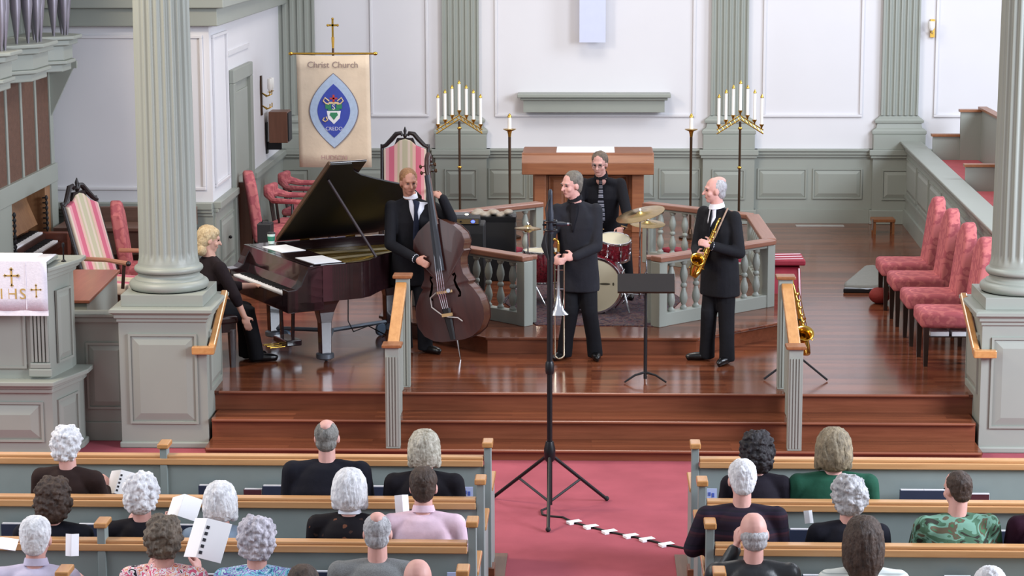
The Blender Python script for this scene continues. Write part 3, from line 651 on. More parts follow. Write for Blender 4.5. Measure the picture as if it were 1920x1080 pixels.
hc = tag(ob('hanging_cross_foot', MB().box(-.175, .17, 29.45, 29.5, 2.95, 7.0), plain('cross_bluish_shade', '#c6cbe2', .3, var=.02)), 'upright beam of a cross hanging before the wall panel, bluish shade painted in', 'cross')  # bluish shade on the cross is put into its base colour
def candelabrum(label, x, yv, flip=1):
    t = thing('candelabrum', label, 'candelabra', (x, yv, FP if abs(x) < 2.1 and yv < 25 else PZ), 0, 'seven-branch candelabra')
    z0 = t.location.z; zz = lambda a: a - z0
    ob('base', MB().lathe([(.17, 0), (.17, .02), (.09, .04), (.03, .08), (.018, .14)], 20), BRASS, t, True)
    ob('pole', MB().tube([(0, 0, .1), (0, 0, zz(2.26))], .014, 8), BRONZE, t, True)
    for h in (1.72, 2.18): ob('pole_knop', MB().ell((0, 0, zz(h)), (.026, .026, .02)), BRASS, t, True)
    for s in (-1, 1):
        m = MB()
        for d in (0, .045): m.tube([(0, 0, zz(2.33 - d)), (s * .27, 0, zz(2.16 - d))], .008, 6)
        for i in range(6):
            u = (i + .5) / 6; m.tube([(s * .27 * u - .015, 0, zz(2.33 - .17 * u)), (s * .27 * u + .015, 0, zz(2.285 - .17 * u))], .006, 5)
        ob('lattice_arm', m, BRASS, t, True)
    for i in range(-3, 4):
        cx = i * .083; cz = zz(2.36 - abs(i) * .054)
        c = ob('candle', MB().lathe([(.017, 0), (.017, .31)], 10, tr(cx, 0, cz + .03)), CANDLE, t, True, sharp=30)
        ob('follower', MB().lathe([(.018, 0), (.019, .015), (.010, .03), (.004, .045)], 8, tr(cx, 0, cz + .335)), BRASS, c, True)
        ob('drip_cup', MB().lathe([(.006, -.03), (.012, 0), (.026, .02), (.026, .03)], 10, tr(cx, 0, cz)), BRASS, t, True)
    return t
candelabrum('brass seven-candle candelabrum standing behind the amplifier', -1.555, 25.8)
candelabrum('brass seven-candle candelabrum standing behind the saxophone player', 1.72, 25.8)
def torch(label, x):
    t = thing('candlestick', label, 'candlestick', (x, 27.2, PZ if abs(x) > 1.9 else FP), 0, 'tall single candlesticks')
    ob('base', MB().lathe([(.14, 0), (.14, .02), (.03, .06), (.016, .12)], 18), BRONZE, t, True)
    ob('pole', MB().tube([(0, 0, .08), (0, 0, 1.30)], [.013, .018], 8), BRONZE, t, True)
    ob('bobeche', MB().lathe([(.018, 1.26), (.022, 1.30), (.03, 1.33), (.08, 1.352), (.08, 1.36), (.02, 1.362)], 14), BRASS, t, True)
    c = ob('candle', MB().lathe([(.024, 1.362), (.024, 1.50)], 12), CANDLE, t, True, sharp=30)
    ob('follower', MB().lathe([(.026, 1.50), (.024, 1.52), (.012, 1.54), (.008, 1.55)], 10), BRASS, c, True)
torch('tall single candlestick beside the altar towards the double bass', -1.02); torch('tall single candlestick beside the altar towards the saxophone player', 1.215)
# ================================================================== ALTAR RAIL
BAL = [(.036, 0), (.036, .02), (.026, .03), (.02, .045), (.034, .075), (.042, .11), (.036, .15), (.022, .195), (.018, .215), (.030, .225), (.034, .24), (.030, .255), (.018, .265),
       (.030, .29), (.041, .335), (.038, .375), (.025, .42), (.018, .445), (.030, .455), (.036, .47), (.036, .49)]
bal_mesh = None
def altar_rail(label, p0, p1, post0=False, post1=False):
    global bal_mesh
    d = V((p1[0] - p0[0], p1[1] - p0[1])); L = d.length
    t = thing('altar_rail', label, 'railing', (p0[0], p0[1], FP), math.atan2(d.y, d.x), 'altar rail sections')
    ob('bottom_rail', MB().box(0, L, -.05, .05, 0, .13), TRIM, t, bevel=.005)
    m = MB(); m.box(-.03, L + .03, -.045, .045, .62, .645); ob('sub_rail', m, TRIM, t)
    ob('cap_rail', MB().box(-.05, L + .05, -.075, .075, .645, .70), RAILCAP, t, bevel=.012)
    n = int((L - .16) / .165)
    for i in range(n):
        x = .08 + (L - .16) * (i + .5) / n
        if bal_mesh is None:
            o = ob('baluster', MB().lathe(BAL, 12), TRIM, t, True); bal_mesh = o.data
        else:
            o = bpy.data.objects.new('baluster', bal_mesh); COL.objects.link(o); o.parent = t
        o.location = (x, 0, .13)
    for flag, x in ((post0, 0), (post1, L)):
        if flag: ob('end_post', MB().box(x - .055, x + .055, -.06, .06, 0, .645), TRIM, t, bevel=.006)
    return t
altar_rail('altar rail section with turned balusters behind the double bass player', (-1.78, 22.5), (-.66, 21.44), True, True)
altar_rail('altar rail section with turned balusters in front of the red kneeler, behind the saxophonist', (.66, 21.42), (1.80, 22.52), True, True)
altar_rail('altar rail section running back beside the amplifier', (-1.80, 22.6), (-1.75, 24.35), False, True)
altar_rail('altar rail section running back beside the red kneeler', (1.82, 22.62), (1.78, 24.35), False, True)
altar_rail('altar rail section between amplifier and altar with a cap sloping away', (-1.72, 24.42), (-.64, 25.35), False, True)
altar_rail('altar rail section between cymbals and candelabrum beyond the drum kit', (.66, 25.35), (1.72, 24.45), True, False)
# gate leaves folded inside the rail opening
for s, lab in ((-1, 'grey folded gate board at rail opening beside the trombonist'), (1, 'grey folded gate board at rail opening beside the music stand')):
    t = thing('gate_leaf', lab, 'gate', (s * .60, 21.62, FP)); ob('board', MB().box(-.05, .05, -.05, .05, .02, .64), TRIM, t, bevel=.004); ob('gate_cap', MB().box(-.06, .06, -.06, .06, .64, .67), RAILCAP, t); ob('gate_foot', MB().box(-.05, .05, -.06, .06, 0, .04), TRIM, t)
# ---- step railings with fluted newels
def step_rail(label, x):
    t = thing('step_railing', label, 'railing', (x, 18.55, .17))
    s = 1 if x < 0 else -1
    def newel(nm, xx, y0, z0, z1):
        n_ = ob(nm, MB().box(xx - .06, xx + .06, y0, y0 + .11, z0, z1), TRIM, t, bevel=.003)
        for i in range(4): ob('newel_reed', MB().box(xx - .044 + i * .025, xx - .031 + i * .025, y0 - .008, y0, z0 + .02, z1 - .08), TRIM, n_)
        ob('newel_cap', MB().box(xx - .085, xx + .085, y0 - .03, y0 + .14, z1, z1 + .03), CAPWOOD, n_, bevel=.008)
    newel('lower_newel', 0, -.13, 0, .88); newel('upper_newel', s * .02, .75, .34, 1.33)
    m = MB(); m.loft([[(xx - .05, yy, zz - .035), (xx + .05, yy, zz - .035), (xx + .05, yy, zz + .03), (xx - .05, yy, zz + .03)] for xx, yy, zz in ((0, -.03, .86), (s * .01, .75, 1.27))]); ob('sloping_rail', m, RAILY, t, bevel=.01)
    # stepped balustrade panel with carved balusters beneath the rail
    for i in range(5):
        u = (i + .7) / 5.6; yy = -.02 + .77 * u; zb = .0 if yy < .21 else (.17 if yy < .57 else .34); zt = .82 + .41 * u
        ob('rail_baluster', MB().box(-.03, .03, yy - .045, yy + .045, zb, zt), TRIM, t, bevel=.012)
step_rail('short stair railing with fluted grey newels in front of the double bass', -1.70)
step_rail('short stair railing with fluted grey newels beside the saxophone on its stand', 1.73)
# wooden handrails on the pedestals
def handrail(label, s):
    t = thing('wall_handrail', label, 'handrail', (s * 3.35, 18.8, .9))
    x = -s * .045
    m = MB(); m.loft([[(x - .03, yy, zz - .035), (x + .03, yy, zz - .035), (x + .03, yy, zz + .035), (x - .03, yy, zz + .035)] for yy, zz in ((-.02, .06), (.72, .42))]); ob('rail', m, RAILY, t, bevel=.012)
    ob('rail_return', MB().box(min(x - .03, s * .12), max(x + .03, s * .12), -.09, -.02, .02, .09), RAILY, t, bevel=.01)
    for yy, zz in ((.1, .1), (.55, .33)): ob('bracket', MB().tube([(0, yy, zz - .07), (x, yy, zz - .06), (x, yy, zz - .02)], .008, 6), BRASS, t, True)
handrail('golden wooden handrail on the column pedestal beside the pianist', -1); handrail('golden wooden handrail on the column pedestal beside the rose chairs', 1)

# ================================================================== CHOIR STALLS (right)
t = thing('choir_platform', 'raised choir floor hidden behind the panelled parapet', 'platform'); ob('platform_body', MB().box(4.5, 7.2, 20.5, 29.6, PZ, 1.0), RISER, t)
def stall(label, y0, y1, ztop, x0=4.42, x1=4.98):
    t = thing('choir_stall', label, 'choir stall', ((x0 + x1) / 2, y0, 1.0)); w = (x1 - x0) / 2
    ob('seat_base', MB().box(-w + .04, w, .06, y1 - y0 - .06, 0, .42), TRIM, t)
    o = ob('seat_cushion', MB().box(-w + .01, w, .06, y1 - y0 - .05, .42, .50), REDVEL, t); b = o.modifiers.new('b', 'BEVEL'); b.width = .03; b.segments = 3
    o = ob('end_panel', MB().box(-w - .04, w - .06, y1 - y0 - .05, y1 - y0, 0, ztop - 1.0), TRIM, t); ob('panel_cap', MB().box(-w - .06, w - .04, y1 - y0 - .08, y1 - y0 + .03, ztop - 1.0, ztop - .97), CAPWOOD, o)
    o = ob('back_panel', MB().box(w, w + .05, 0, y1 - y0, 0, 1.15), TRIM, t); m = MB(); m.box(w - .03, w + .08, 0, y1 - y0, 1.15, 1.18); ob('panel_cap', m, CAPWOOD, o)
    return t
stall('choir stall with red cushion at the far end by the white wall', 25.6, 28.6, 1.80)
stall('choir stall with red cushion closer to the column, one wooden-capped partition nearer', 22.0, 25.45, 1.78, 4.32, 4.88)
t = thing('stall_end', 'tall grey choir stall end with brown cap beside the far red cushion', 'partition', (4.88, 28.5, 1.0)); ob('panel', MB().box(-.16, .12, 0, .06, 0, 1.12), TRIM, t); ob('panel_cap', MB().box(-.18, .14, -.03, .09, 1.12, 1.15), CAPWOOD, t)
t = thing('stall_end', 'grey choir stall end with brown cap partly hidden by the column', 'partition', (5.02, 25.5, 1.0)); ob('panel', MB().box(-.12, .3, 0, .06, 0, 1.03), TRIM, t); ob('panel_cap', MB().box(-.14, .32, -.03, .09, 1.03, 1.06), CAPWOOD, t)

# ================================================================== PEWS
PEWP = plain('pew_grey_green_paint', '#87918f', .5, var=.03)
def pew(label, s, y, divider=True, dz=0):
    L = 4.2
    t = thing('pew', label, 'pew', (s * .70, y, NF), 0, 'nave pews')
    X = lambda a: (s * a)
    def bx(nm, a0, a1, y0, y1, z0, z1, mat, par=None, bev=0):
        return ob(nm, MB().box(min(X(a0), X(a1)), max(X(a0), X(a1)), y0, y1, z0, z1), mat, par or t, bevel=bev)
    bx('back_panel', .05, L, -.02, .02, .05, .822 + dz, PEWP)
    bx('back_rail', .055, L, -.045, .02, .822 + dz, .868 + dz, RAILW, None, .006)
    bx('cap_rail', .055, L, -.03, .045, .868 + dz, .89 + dz, RAILW, None, .006)
    bx('seat', .05, L, .02, .46, .40, .44, RAILW, None, .01)
    bx('book_rack', .3, L, -.13, -.118, .48, .56, PEWP); bx('rack_shelf', .3, L, -.13, -.02, .46, .48, PEWP)
    e = bx('pew_end', 0, .05, -.03, .06, 0, .96, PEWP, None, .004); bx('end_cap', -.012, .062, -.055, .09, .96, 1.0, RAILY, e, .008)
    bx('end_arm', 0, .05, .06, .50, 0, .62, PEWP, e); bx('arm_cap', -.01, .06, .06, .52, .62, .65, RAILY, e, .008); bx('end_plinth', -.02, .07, -.06, .1, 0, .09, RISER, e)
    if divider:
        e = bx('divider', 2.28, 2.33, -.04, .06, .05, .94, PEWP, None, .004); bx('divider_cap', 2.265, 2.345, -.06, .10, .94, .975, RAILY, e, .008)
    return t
ORD = ['front', 'second', 'third', 'fourth']
PEWS = {}
for s, sd in ((-1, 'left side of the aisle, in front of the piano'), (1, 'right side of the aisle, in front of the saxophonist')):
    for i in range(4):
        nm = ['front pew screen', 'first pew behind the front screen', 'second pew behind the front screen', 'third pew behind the front screen'][i]
        PEWS[s, i] = pew('%s with oak rail on the %s side of the aisle' % (nm, 'piano' if s < 0 else 'saxophone'), s, 15.06 - i, s < 0, -.03 if i else 0)
# hymnals and cards in the racks
NAVY = plain('navy_hymnal_cloth', '#232c45', .6, var=.05); MAROON = plain('maroon_hymnal_cloth', '#4e1c28', .6, var=.05); PGS = plain('page_edges', '#c9c7cc', .8)
def hymnal(label, x, y, col, w=.15, h=.21, group=None):
    t = thing('hymnal', label, 'book', (x, y - .095, NF + .48), 0, group)
    ob('cover', MB().box(-w / 2, w / 2, -.018, -.012, 0, h).box(-w / 2, w / 2, .012, .018, 0, h).box(-w / 2, -w / 2 + .006, -.012, .012, 0, h), col, t)
    ob('pages', MB().box(-w / 2 + .006, w / 2 + .004, -.012, .012, .004, h + .006), PGS, t)
def card(label, x, y, group=None):
    t = thing('welcome_card', label, 'card', (x, y - .09, NF + .48), 0, group)
    ob('card_sheet', MB().box(-.035, .035, -.004, .004, 0, .21), plain('pale_blue_card', '#b8c4ea', .6), t)
    m = MB()
    for zz, w in ((.16, .016), (.12, .012), (.07, .018)): m.box(-.025, -.025 + w, -.006, -.004, zz, zz + .025); m.box(.0, w, -.006, -.004, zz - .01, zz + .02)
    ob('card_print', m, plain('blue_print', '#4a62b8', .6), t)
HY = [(393, 0, 'n'), (475, 0, 'm'), (514, 0, 'n'), (708, 0, 'n'), (215, 0, 'n'), (1710, 0, 'n'), (1752, 0, 'n'), (1838, 0, 'm'), (1478, 0, 'n'), (25, 1, 'n'), (170, 1, 'n'), (352, 1, 'n'), (866, 1, 'n'), (1504, 1, 'n'), (1876, 1, 'n'), (400, 2, 'm'), (612, 2, 'n'), (1530, 2, 'n'), (1795, 2, 'n')]
HX = {HY[i]: x for i, x in enumerate([-2.67, -2.37, -2.22, -1.49, -3.34, 2.22, 2.38, 2.69, 1.37, -3.8, -3.29, -2.65, -0.84, 1.37, 2.65, -2.31, -1.61, 1.36, 2.21])}
HN = ['half hidden by the white bob', 'beside the navy sweater', 'between maroon hymnal and navy sweater', 'beside the grey-blonde bob', 'beside the held programme',
      'beside the green sweater', 'half hidden by the cropped dark head', 'beside the camouflage jacket', 'between plum cardigan and green sweater', 'outermost by the bushy brown hair', 'at the shoulder of the bushy-haired person',
      'beside the pale blue-grey sweater', 'beside the pink turtleneck', 'between plaid jacket and silver curls', 'between camouflage jacket and maroon sweater', 'under the open programme', 'beside the tweed jacket', 'between leather jacket and cream sweater', 'beyond the cream sweater']
for (k, x), hn in zip(HX.items(), HN):
    px, row, c = k; side = 'piano' if x < 0 else 'saxophone'
    where = ['the front screen', 'the first pew', 'the second pew'][row]
    hymnal('%s hymnal in the rack of %s, %s' % ('navy' if c == 'n' else 'maroon', where, hn), x, 15.06 - row, NAVY if c == 'n' else MAROON, .16 if c == 'n' else .125, .21 if c == 'n' else .185, 'hymnals %s %d' % (side, row))
card('pale blue printed card in front screen rack on the piano side', -.86, 15.06); card('pale blue printed card in front screen rack on the saxophone side', .84, 15.06); card('pale blue printed card in the rack of the second pew on the piano side', -.84, 13.06)

# ================================================================== MICROPHONE STAND, MUSIC STAND, CABLE
t = thing('microphone_stand', 'tall black tripod microphone stand rising from the red carpet', 'stand', (-.325, 16.84, NF))
c0 = V((0, 0, .46))
for i, (fx, fy) in enumerate(((-.46, .33), (.45, .30), (.0, -.60))):
    l = ob('leg', MB().tube([c0, (fx, fy, .015)], .014, 8), BLACK, t, True); ob('rubber_foot', MB().ell((fx, fy, .02), .02), RUBBER, l, True)
    ob('brace', MB().tube([(0, 0, .07), (fx * .55, fy * .55, .22)], .010, 6), BLACK, t, True)
ob('hub', MB().lathe([(.03, .40), (.045, .43), (.045, .50), (.03, .56)], 12), BLACK, t, True)
ob('lower_tube', MB().tube([(0, 0, .05), (0, 0, 1.15)], .022, 10), BLACK, t, True); ob('clamp', MB().lathe([(.03, 1.1), (.034, 1.12), (.034, 1.18), (.026, 1.2)], 12), BLACK, t, True); ob('upper_tube', MB().tube([(0, 0, 1.15), (.004, 0, 2.2)], .024, 10), BLACK, t, True)
t2 = thing('microphone_array', 'pair of dark microphones with cables clipped to the top of the stand', 'microphone', (-.32, 16.84, NF + 2.2))
MG = plain('microphone_grey', '#2b2f3a', .5, .3, var=.2, scale=40)
ob('main_microphone', MB().lathe([(.022, 0), (.026, .02), (.026, .16), (.02, .20), (.017, .30), (.017, .33), (.008, .345)], 12), MG, t2, True)
ob('shock_mount', MB().tube(arc((0, 0, .10), .05, 0, 360, 14, 'xy'), .006, 6).tube(arc((0, 0, .03), .05, 0, 360, 14, 'xy'), .006, 6).tube([(.05, 0, .03), (.05, 0, .1)], .005, 5).tube([(-.05, 0, .03), (-.05, 0, .1)], .005, 5), BLACK, t2, True)
ob('crossbar', MB().tube([(-.06, 0, .07), (.10, 0, .07), (.16, -.02, .075)], .009, 6), BLACK, t2, True)
ob('side_microphone', MB().tube([(.05, -.02, .08), (.10, -.03, .08), (.13, -.03, .08)], [.018, .018, .010], 8), MG, t2, True)
ob('capsule_tip', MB().tube([(.125, -.03, .08), (.145, -.03, .08)], .010, 8), SILVER, t2, True)
ob('cable_loop', MB().tube([(0, -.02, .30), (-.035, -.03, .2), (-.025, -.03, .08), (-.04, -.03, -.05), (-.012, -.025, -.2)], .006, 6), RUBBER, t2, True)
t = thing('microphone_cable', 'black cable running across the red carpet from the tripod', 'cable', (-.37, 16.9, NF))
pts = [(-.34, 16.90), (-.39, 16.82), (-.38, 16.70), (-.32, 16.655), (-.22, 16.63), (-.14, 16.49), (0, 16.36), (.14, 16.23), (.30, 16.12), (.42, 16.03), (.56, 15.90), (.70, 15.81), (.95, 15.6)]
ob('cord', MB().tube([(a, b, NF + .008) for a, b in pts], .008, 6), RUBBER, t, True, world=True)
for i, (a, b) in enumerate(((-.13, 16.485), (0, 16.36), (.14, 16.23), (.30, 16.12), (.42, 16.03), (.56, 15.90))):
    m = MB(); m.box(-.055, .055, -.03, .03, 0, .002, tr(a, b, NF + .0165) @ rotm('Z', 28)); m.box(-.055, -.02, -.035, .025, -.014, .002, tr(a, b, NF + .015) @ rotm('Z', 28))
    tag(ob('tape_piece', m, PAPER), 'strip of white tape holding the black cable to the carpet', 'tape', 'tape strips on the cable')
t = thing('music_stand', 'black music stand with wide desk in front of the saxophonist', 'music stand', (.485, 19.58, PZ))
for a in (200, 340, 90): ob('leg', MB().tube([(0, 0, .09), (.10 * math.cos(R(a)), .10 * math.sin(R(a)), .07), (.20 * math.cos(R(a)), .20 * math.sin(R(a)), .012)], [.012, .010, .008], 6), BLACK, t, True)
ob('stem', MB().tube([(0, 0, .03), (0, 0, .92)], .012, 8), BLACK, t, True); ob('lower_tube', MB().tube([(0, 0, .03), (0, 0, .5)], .016, 8), BLACK, t, True)
ob('desk', MB().box(-.255, .255, -.005, .005, -.08, .10, tr(0, -.03, .90) @ rotm('X', -28)), plain('brown_black_desk', '#1d1615', .5), t)
ob('desk_lip', MB().box(-.255, .255, -.05, .0, -.085, -.078, tr(0, -.03, .90) @ rotm('X', -28)), MATS['brown_black_desk'], t)
# ================================================================== RED PRIE-DIEU, CASE, CUSHIONS, AMPLIFIER
t = thing('prie_dieu', 'red upholstered kneeling desk with white piping beside the altar rail', 'kneeler', (2.06, 23.55, PZ))
RED = plain('crimson_velvet', '#8d1c30', .7, var=.1, scale=10)
m = MB(); prf = [(-.35, 0), (.35, 0), (.12, .40), (-.05, .44), (-.35, .44)]
MY = MX(((0, 0, 1, 0), (-1, 0, 0, 0), (0, 1, 0, 0), (0, 0, 0, 1)))
m.prism(prf, -.17, .17, MY); ob('kneeler_body', m, RED, t, bevel=.02)
ob('top_board', MB().box(-.19, .22, -.14, .36, .44, .50), RED, t, bevel=.015)
PIP = plain('white_piping', '#d9c0c8', .7)
for x in (-.15, .15): ob('piping', MB().tube([(x, -.365, .02), (x, -.135, .41)], .010, 6), PIP, t, True)
for yy in (-.10, .06, .22): ob('piping', MB().tube([(-.17, yy, .503), (.2, yy + .05, .503)], .006, 6), PIP, t, True)
for s, pts, lab in ((1, [(1.55, 24.75), (.75, 25.5)], 'red kneeling cushion on the floor behind the far altar rail by the cymbals'), (-1, [(-1.5, 24.8), (-.75, 25.5)], 'red kneeling cushion on the floor behind the far altar rail by the amplifier')):
    a, b = V(pts[0]), V(pts[1]); d = (b - a); m = MB(); m.box(0, d.length, .06, .28, 0, .14) if s < 0 else m.box(0, d.length, -.28, -.06, 0, .14)
    o = tag(ob('kneeling_cushion', m, RED, bevel=.03), lab, 'cushion'); o.location = (a.x, a.y, FP); o.rotation_euler = (0, 0, math.atan2(d.y, d.x))
t = thing('instrument_case', 'open grey-lined instrument case lid with chrome rim lying by the chairs', 'case', (3.0, 24.6, PZ))
poly = [(-.20, -.32), (.05, -.36), (.26, -.30), (.36, .1), (.38, .9), (.30, 1.1), (.18, 1.05), (-.02, .4), (-.18, -.1)]
GRY = plain('grey_plush', '#7f7f7a', .9, var=.06, scale=30); ob('case_lid', MB().prism(poly, 0, .085), GRY, t, True, .03)
ob('case_rim', MB().tube([(a, b, .045) for a, b in poly[:4]], .014, 6), CHROME, t, True); m = MB(); m.prism([(-.22, -.36), (.22, -.38), (.22, -.30), (-.2, -.28)], 0, .05); ob('case_edge', m, BLACKP, t, bevel=.01)
o = ob('red_bag', MB().ell((0, 0, .085), (.115, .13, .09), n=16, k=10), plain('red_bag_cloth', '#7d2018', .8, var=.1, bump=.3), None, True); o.location = (3.10, 23.62, PZ); tag(o, 'round red cloth bag on the floor under the far rose chair', 'bag')
t = thing('guitar_amplifier', 'black amplifier cabinet behind the double bass beside the altar rail', 'amplifier', (-1.42, 23.55, FP))
ob('cabinet', MB().box(-.24, .27, -.16, .2, 0, .72), BLACKP, t, bevel=.015); ob('grille_cloth', MB().box(-.22, .25, -.168, -.16, .04, .62), plain('black_grille', '#0d0d10', .9, bump=.3, bscale=200), t)
t = thing('amplifier_head', 'grey and black amplifier head with a glowing blue lamp', 'amplifier', (-1.40, 23.52, FP + .72))
ob('housing', MB().box(-.24, .20, -.15, .12, 0, .07), BLACKP, t, bevel=.006); ob('top_plate', MB().box(-.14, .08, -.1, .1, .07, .10), plain('grey_metal', '#6d6f75', .4, .6), t); ob('front_panel', MB().box(-.23, .19, -.155, -.15, .01, .06), plain('amber_panel', '#6a5a3c', .4, .4), t)
LED = bpy.data.materials.new('blue_lamp'); LED.use_nodes = True; b = LED.node_tree.nodes['Principled BSDF']; b.inputs['Base Color'].default_value = (.02, .03, .8, 1); b.inputs['Emission Color'].default_value = (.05, .08, 1, 1); b.inputs['Emission Strength'].default_value = 4
LW = bpy.data.materials.new('warm_lamp'); LW.use_nodes = True; b = LW.node_tree.nodes['Principled BSDF']; b.inputs['Emission Color'].default_value = (1, .9, .6, 1); b.inputs['Emission Strength'].default_value = 2
ob('blue_lamp', MB().ell((.13, -.16, .035), (.022, .012, .016)), LED, t, True); ob('white_lamp', MB().ell((.06, -.10, .105), (.02, .012, .010)), LW, t, True)
for i in range(5): ob('knob', MB().lathe([(.010, 0), (.010, .012)], 8, tr(-.2 + i * .05, -.155, .036) @ rotm('X', 90)), BLACK, t)
m = MB(); 
for i in range(9): m.ell((-1.28 + i * .045 - .02 * (i % 2), 24.15 + .03 * math.sin(i * 2), FP + .735 + .02 * math.sin(i * 1.7)), (.055, .10, .03))
o = ob('folded_cloth', m, plain('beige_crumpled_cloth', '#9a9084', .9, var=.12, scale=20, bump=.5, bscale=20), None, True); tag(o, 'crumpled beige cloth lying on a black case behind the altar rail', 'cloth')
rm = o.modifiers.new('r', 'REMESH'); rm.mode = 'VOXEL'; rm.voxel_size = .012; rm.use_smooth_shade = True
t = thing('road_case', 'black equipment case under the crumpled cloth behind the rail', 'case', (-1.12, 24.14, FP)); ob('case_body', MB().box(-.28, .28, -.14, .14, 0, .70), BLACKP, t, bevel=.01); ob('case_edge', MB().box(-.285, .285, -.145, .145, .66, .715), BLACK, t)

# ================================================================== SMALL THINGS
o = tag(ob('floor_vent', MB().box(2.72, 3.36, 29.33, 29.47, PZ, PZ + .008), plain('pale_metal_grille', '#b5b2ad', .4, .3), bevel=.002), 'pale flat vent grille in the floor before the back wall', 'vent')
t = thing('footstool', 'low brown wooden footstool with bright metal corner by the parapet', 'stool', (3.80, 28.75, PZ)); ob('top', MB().box(-.16, .14, -.12, .12, .16, .20), CAPWOOD, t, bevel=.005)
for x in (-.14, .10):
    for yy in (-.11, .08): ob('leg', MB().box(x, x + .03, yy, yy + .03, 0, .16), CAPWOOD, t)
ob('corner_plate', MB().tube([(-.16, -.12, .06), (-.16, -.12, .20)], .012, 6), CHROME, t, True)
t = thing('speaker_case', 'narrow black upright case behind the far end of the piano keyboard', 'case', (-3.66, 24.45, PZ)); ob('case_body', MB().box(-.08, .08, -.1, .1, .02, .74), BLACKP, t, bevel=.01); ob('case_foot', MB().box(-.085, .085, -.105, .105, 0, .03), BLACK, t); ob('case_handle', MB().tube([(-.04, 0, .74), (-.03, 0, .77), (.03, 0, .77), (.04, 0, .74)], .006, 6), BLACK, t, True)
t = thing('under_seat_papers', 'two stacks of white papers on a rack under the closest rose chair', 'papers', (3.34, 20.55, PZ + .27)); ob('rack', MB().box(-.2, .2, -.2, .2, 0, .01), DKWOOD, t)
for x in (-.10, .10): ob('paper_stack', MB().box(x - .085, x + .085, -.19, .0, .01, .05), PAPER, t)
# ================================================================== GRAND PIANO
PB = wood('dark_mahogany_lacquer', '#1c1013', '#2a1719', 'x', .16, 3, .5)
PBI = plain('piano_black_lid_underside', '#0b090b', .42, var=.1)
t = thing('grand_piano', 'dark mahogany grand piano with raised lid on a wheeled truck', 'piano', (-3.18, 20.63, PZ), R(30.5))
PIANO = t
outl = [(.2, -.76), (.74, -.76), (.86, -.70), (.97, -.58), (1.12, -.43), (1.3, -.33), (1.5, -.25), (1.68, -.12), (1.82, .06), (1.90, .28), (1.88, .52), (1.80, .68), (1.62, .78), (1.3, .81), (.2, .83)]
def inset(poly, d):
    c = V((sum(p[0] for p in poly) / len(poly), sum(p[1] for p in poly) / len(poly)))
    return [((p[0] - c.x) * (1 - d) + c.x, (p[1] - c.y) * (1 - d * 1.3) + c.y) for p in poly]
inn = inset(outl, .055); n = len(outl)
m = MB()
v = [(a, b, .62) for a, b in outl] + [(a, b, .96) for a, b in outl] + [(a, b, .96) for a, b in inn] + [(a, b, .62) for a, b in inn]
f = []
for k in range(4):
    for i in range(n): f.append((k * n + i, k * n + (i + 1) % n, ((k + 1) % 4) * n + (i + 1) % n, ((k + 1) % 4) * n + i))
m.add(v, f); ob('rim', m, PB, t, True, sharp=35)
ob('soundboard_plate', MB().prism(inset(outl, .05), .72, .86), plain('bronze_plate', '#7d6f52', .4, .5, var=.12, scale=6), t)
m = MB()
for i in range(18): m.tube([(.62, .72 - i * .078, .875), (1.80 - max(0, i - 3) * .065, .60 - i * .05, .875)], .003, 4)
o = ob('strings', m, BRASS, t); o['kind'] = 'stuff'
for a, b in (((.6, .4), (1.7, .3)), ((.6, 0), (1.55, .1)), ((.6, -.4), (1.2, -.2))): ob('plate_strut', MB().tube([(a[0], a[1], .88), (b[0], b[1], .88)], .02, 6), plain('bronze_plate', ''), t, True)
ob('bottom_board', MB().prism(inset(outl, .03), .62, .66), PB, t)
ob('keybed', MB().box(0.0, .36, -.76, .83, .54, .64), PB, t, bevel=.01); ob('key_slip', MB().box(-.005, .025, -.63, .68, .60, .69), PB, t)
for s, v0, v1 in ((0, -.76, -.63), (1, .68, .83)):
    pr = [(-.005, .54), (.36, .54), (.36, .96), (.27, .96), (.20, .93), (.16, .86), (.13, .79), (.08, .755), (-.005, .75)]
    m = MB(); m.prism(pr, v0, v1, MX(((1, 0, 0, 0), (0, 0, 1, 0), (0, 1, 0, 0), (0, 0, 0, 1)))); ob('arm', m, PB, t, bevel=.008)
m = MB()
for i in range(52): m.box(.025, .17, -.625 + i * .025, -.625 + i * .025 + .0235, .66, .70)
o = ob('white_keys', m, PAPER, t); o['kind'] = 'stuff'
m = MB()
for i in range(51):
    if i % 7 not in (1, 4): m.box(.08, .17, -.607 + i * .025, -.607 + i * .025 + .012, .70, .712)
o = ob('black_keys', m, BLACKP, t); o['kind'] = 'stuff'
m = MB(); m.add([(.17, -.63, .70), (.17, .68, .70), (.26, .68, .96), (.26, -.63, .96), (.30, -.63, .70), (.30, .68, .70), (.30, .68, .96), (.30, -.63, .96)], [(0, 3, 2, 1), (3, 7, 6, 2), (4, 5, 6, 7), (0, 4, 7, 3), (1, 2, 6, 5), (0, 1, 5, 4)]); ob('fallboard', m, PB, t, bevel=.006)
ob('fallboard_moulding', MB().tube([(.255, -.63, .935), (.255, .68, .935)], .014, 8), PB, t, True)
ob('top_front_board', MB().box(.24, .60, -.72, .79, .945, .962), PB, t)
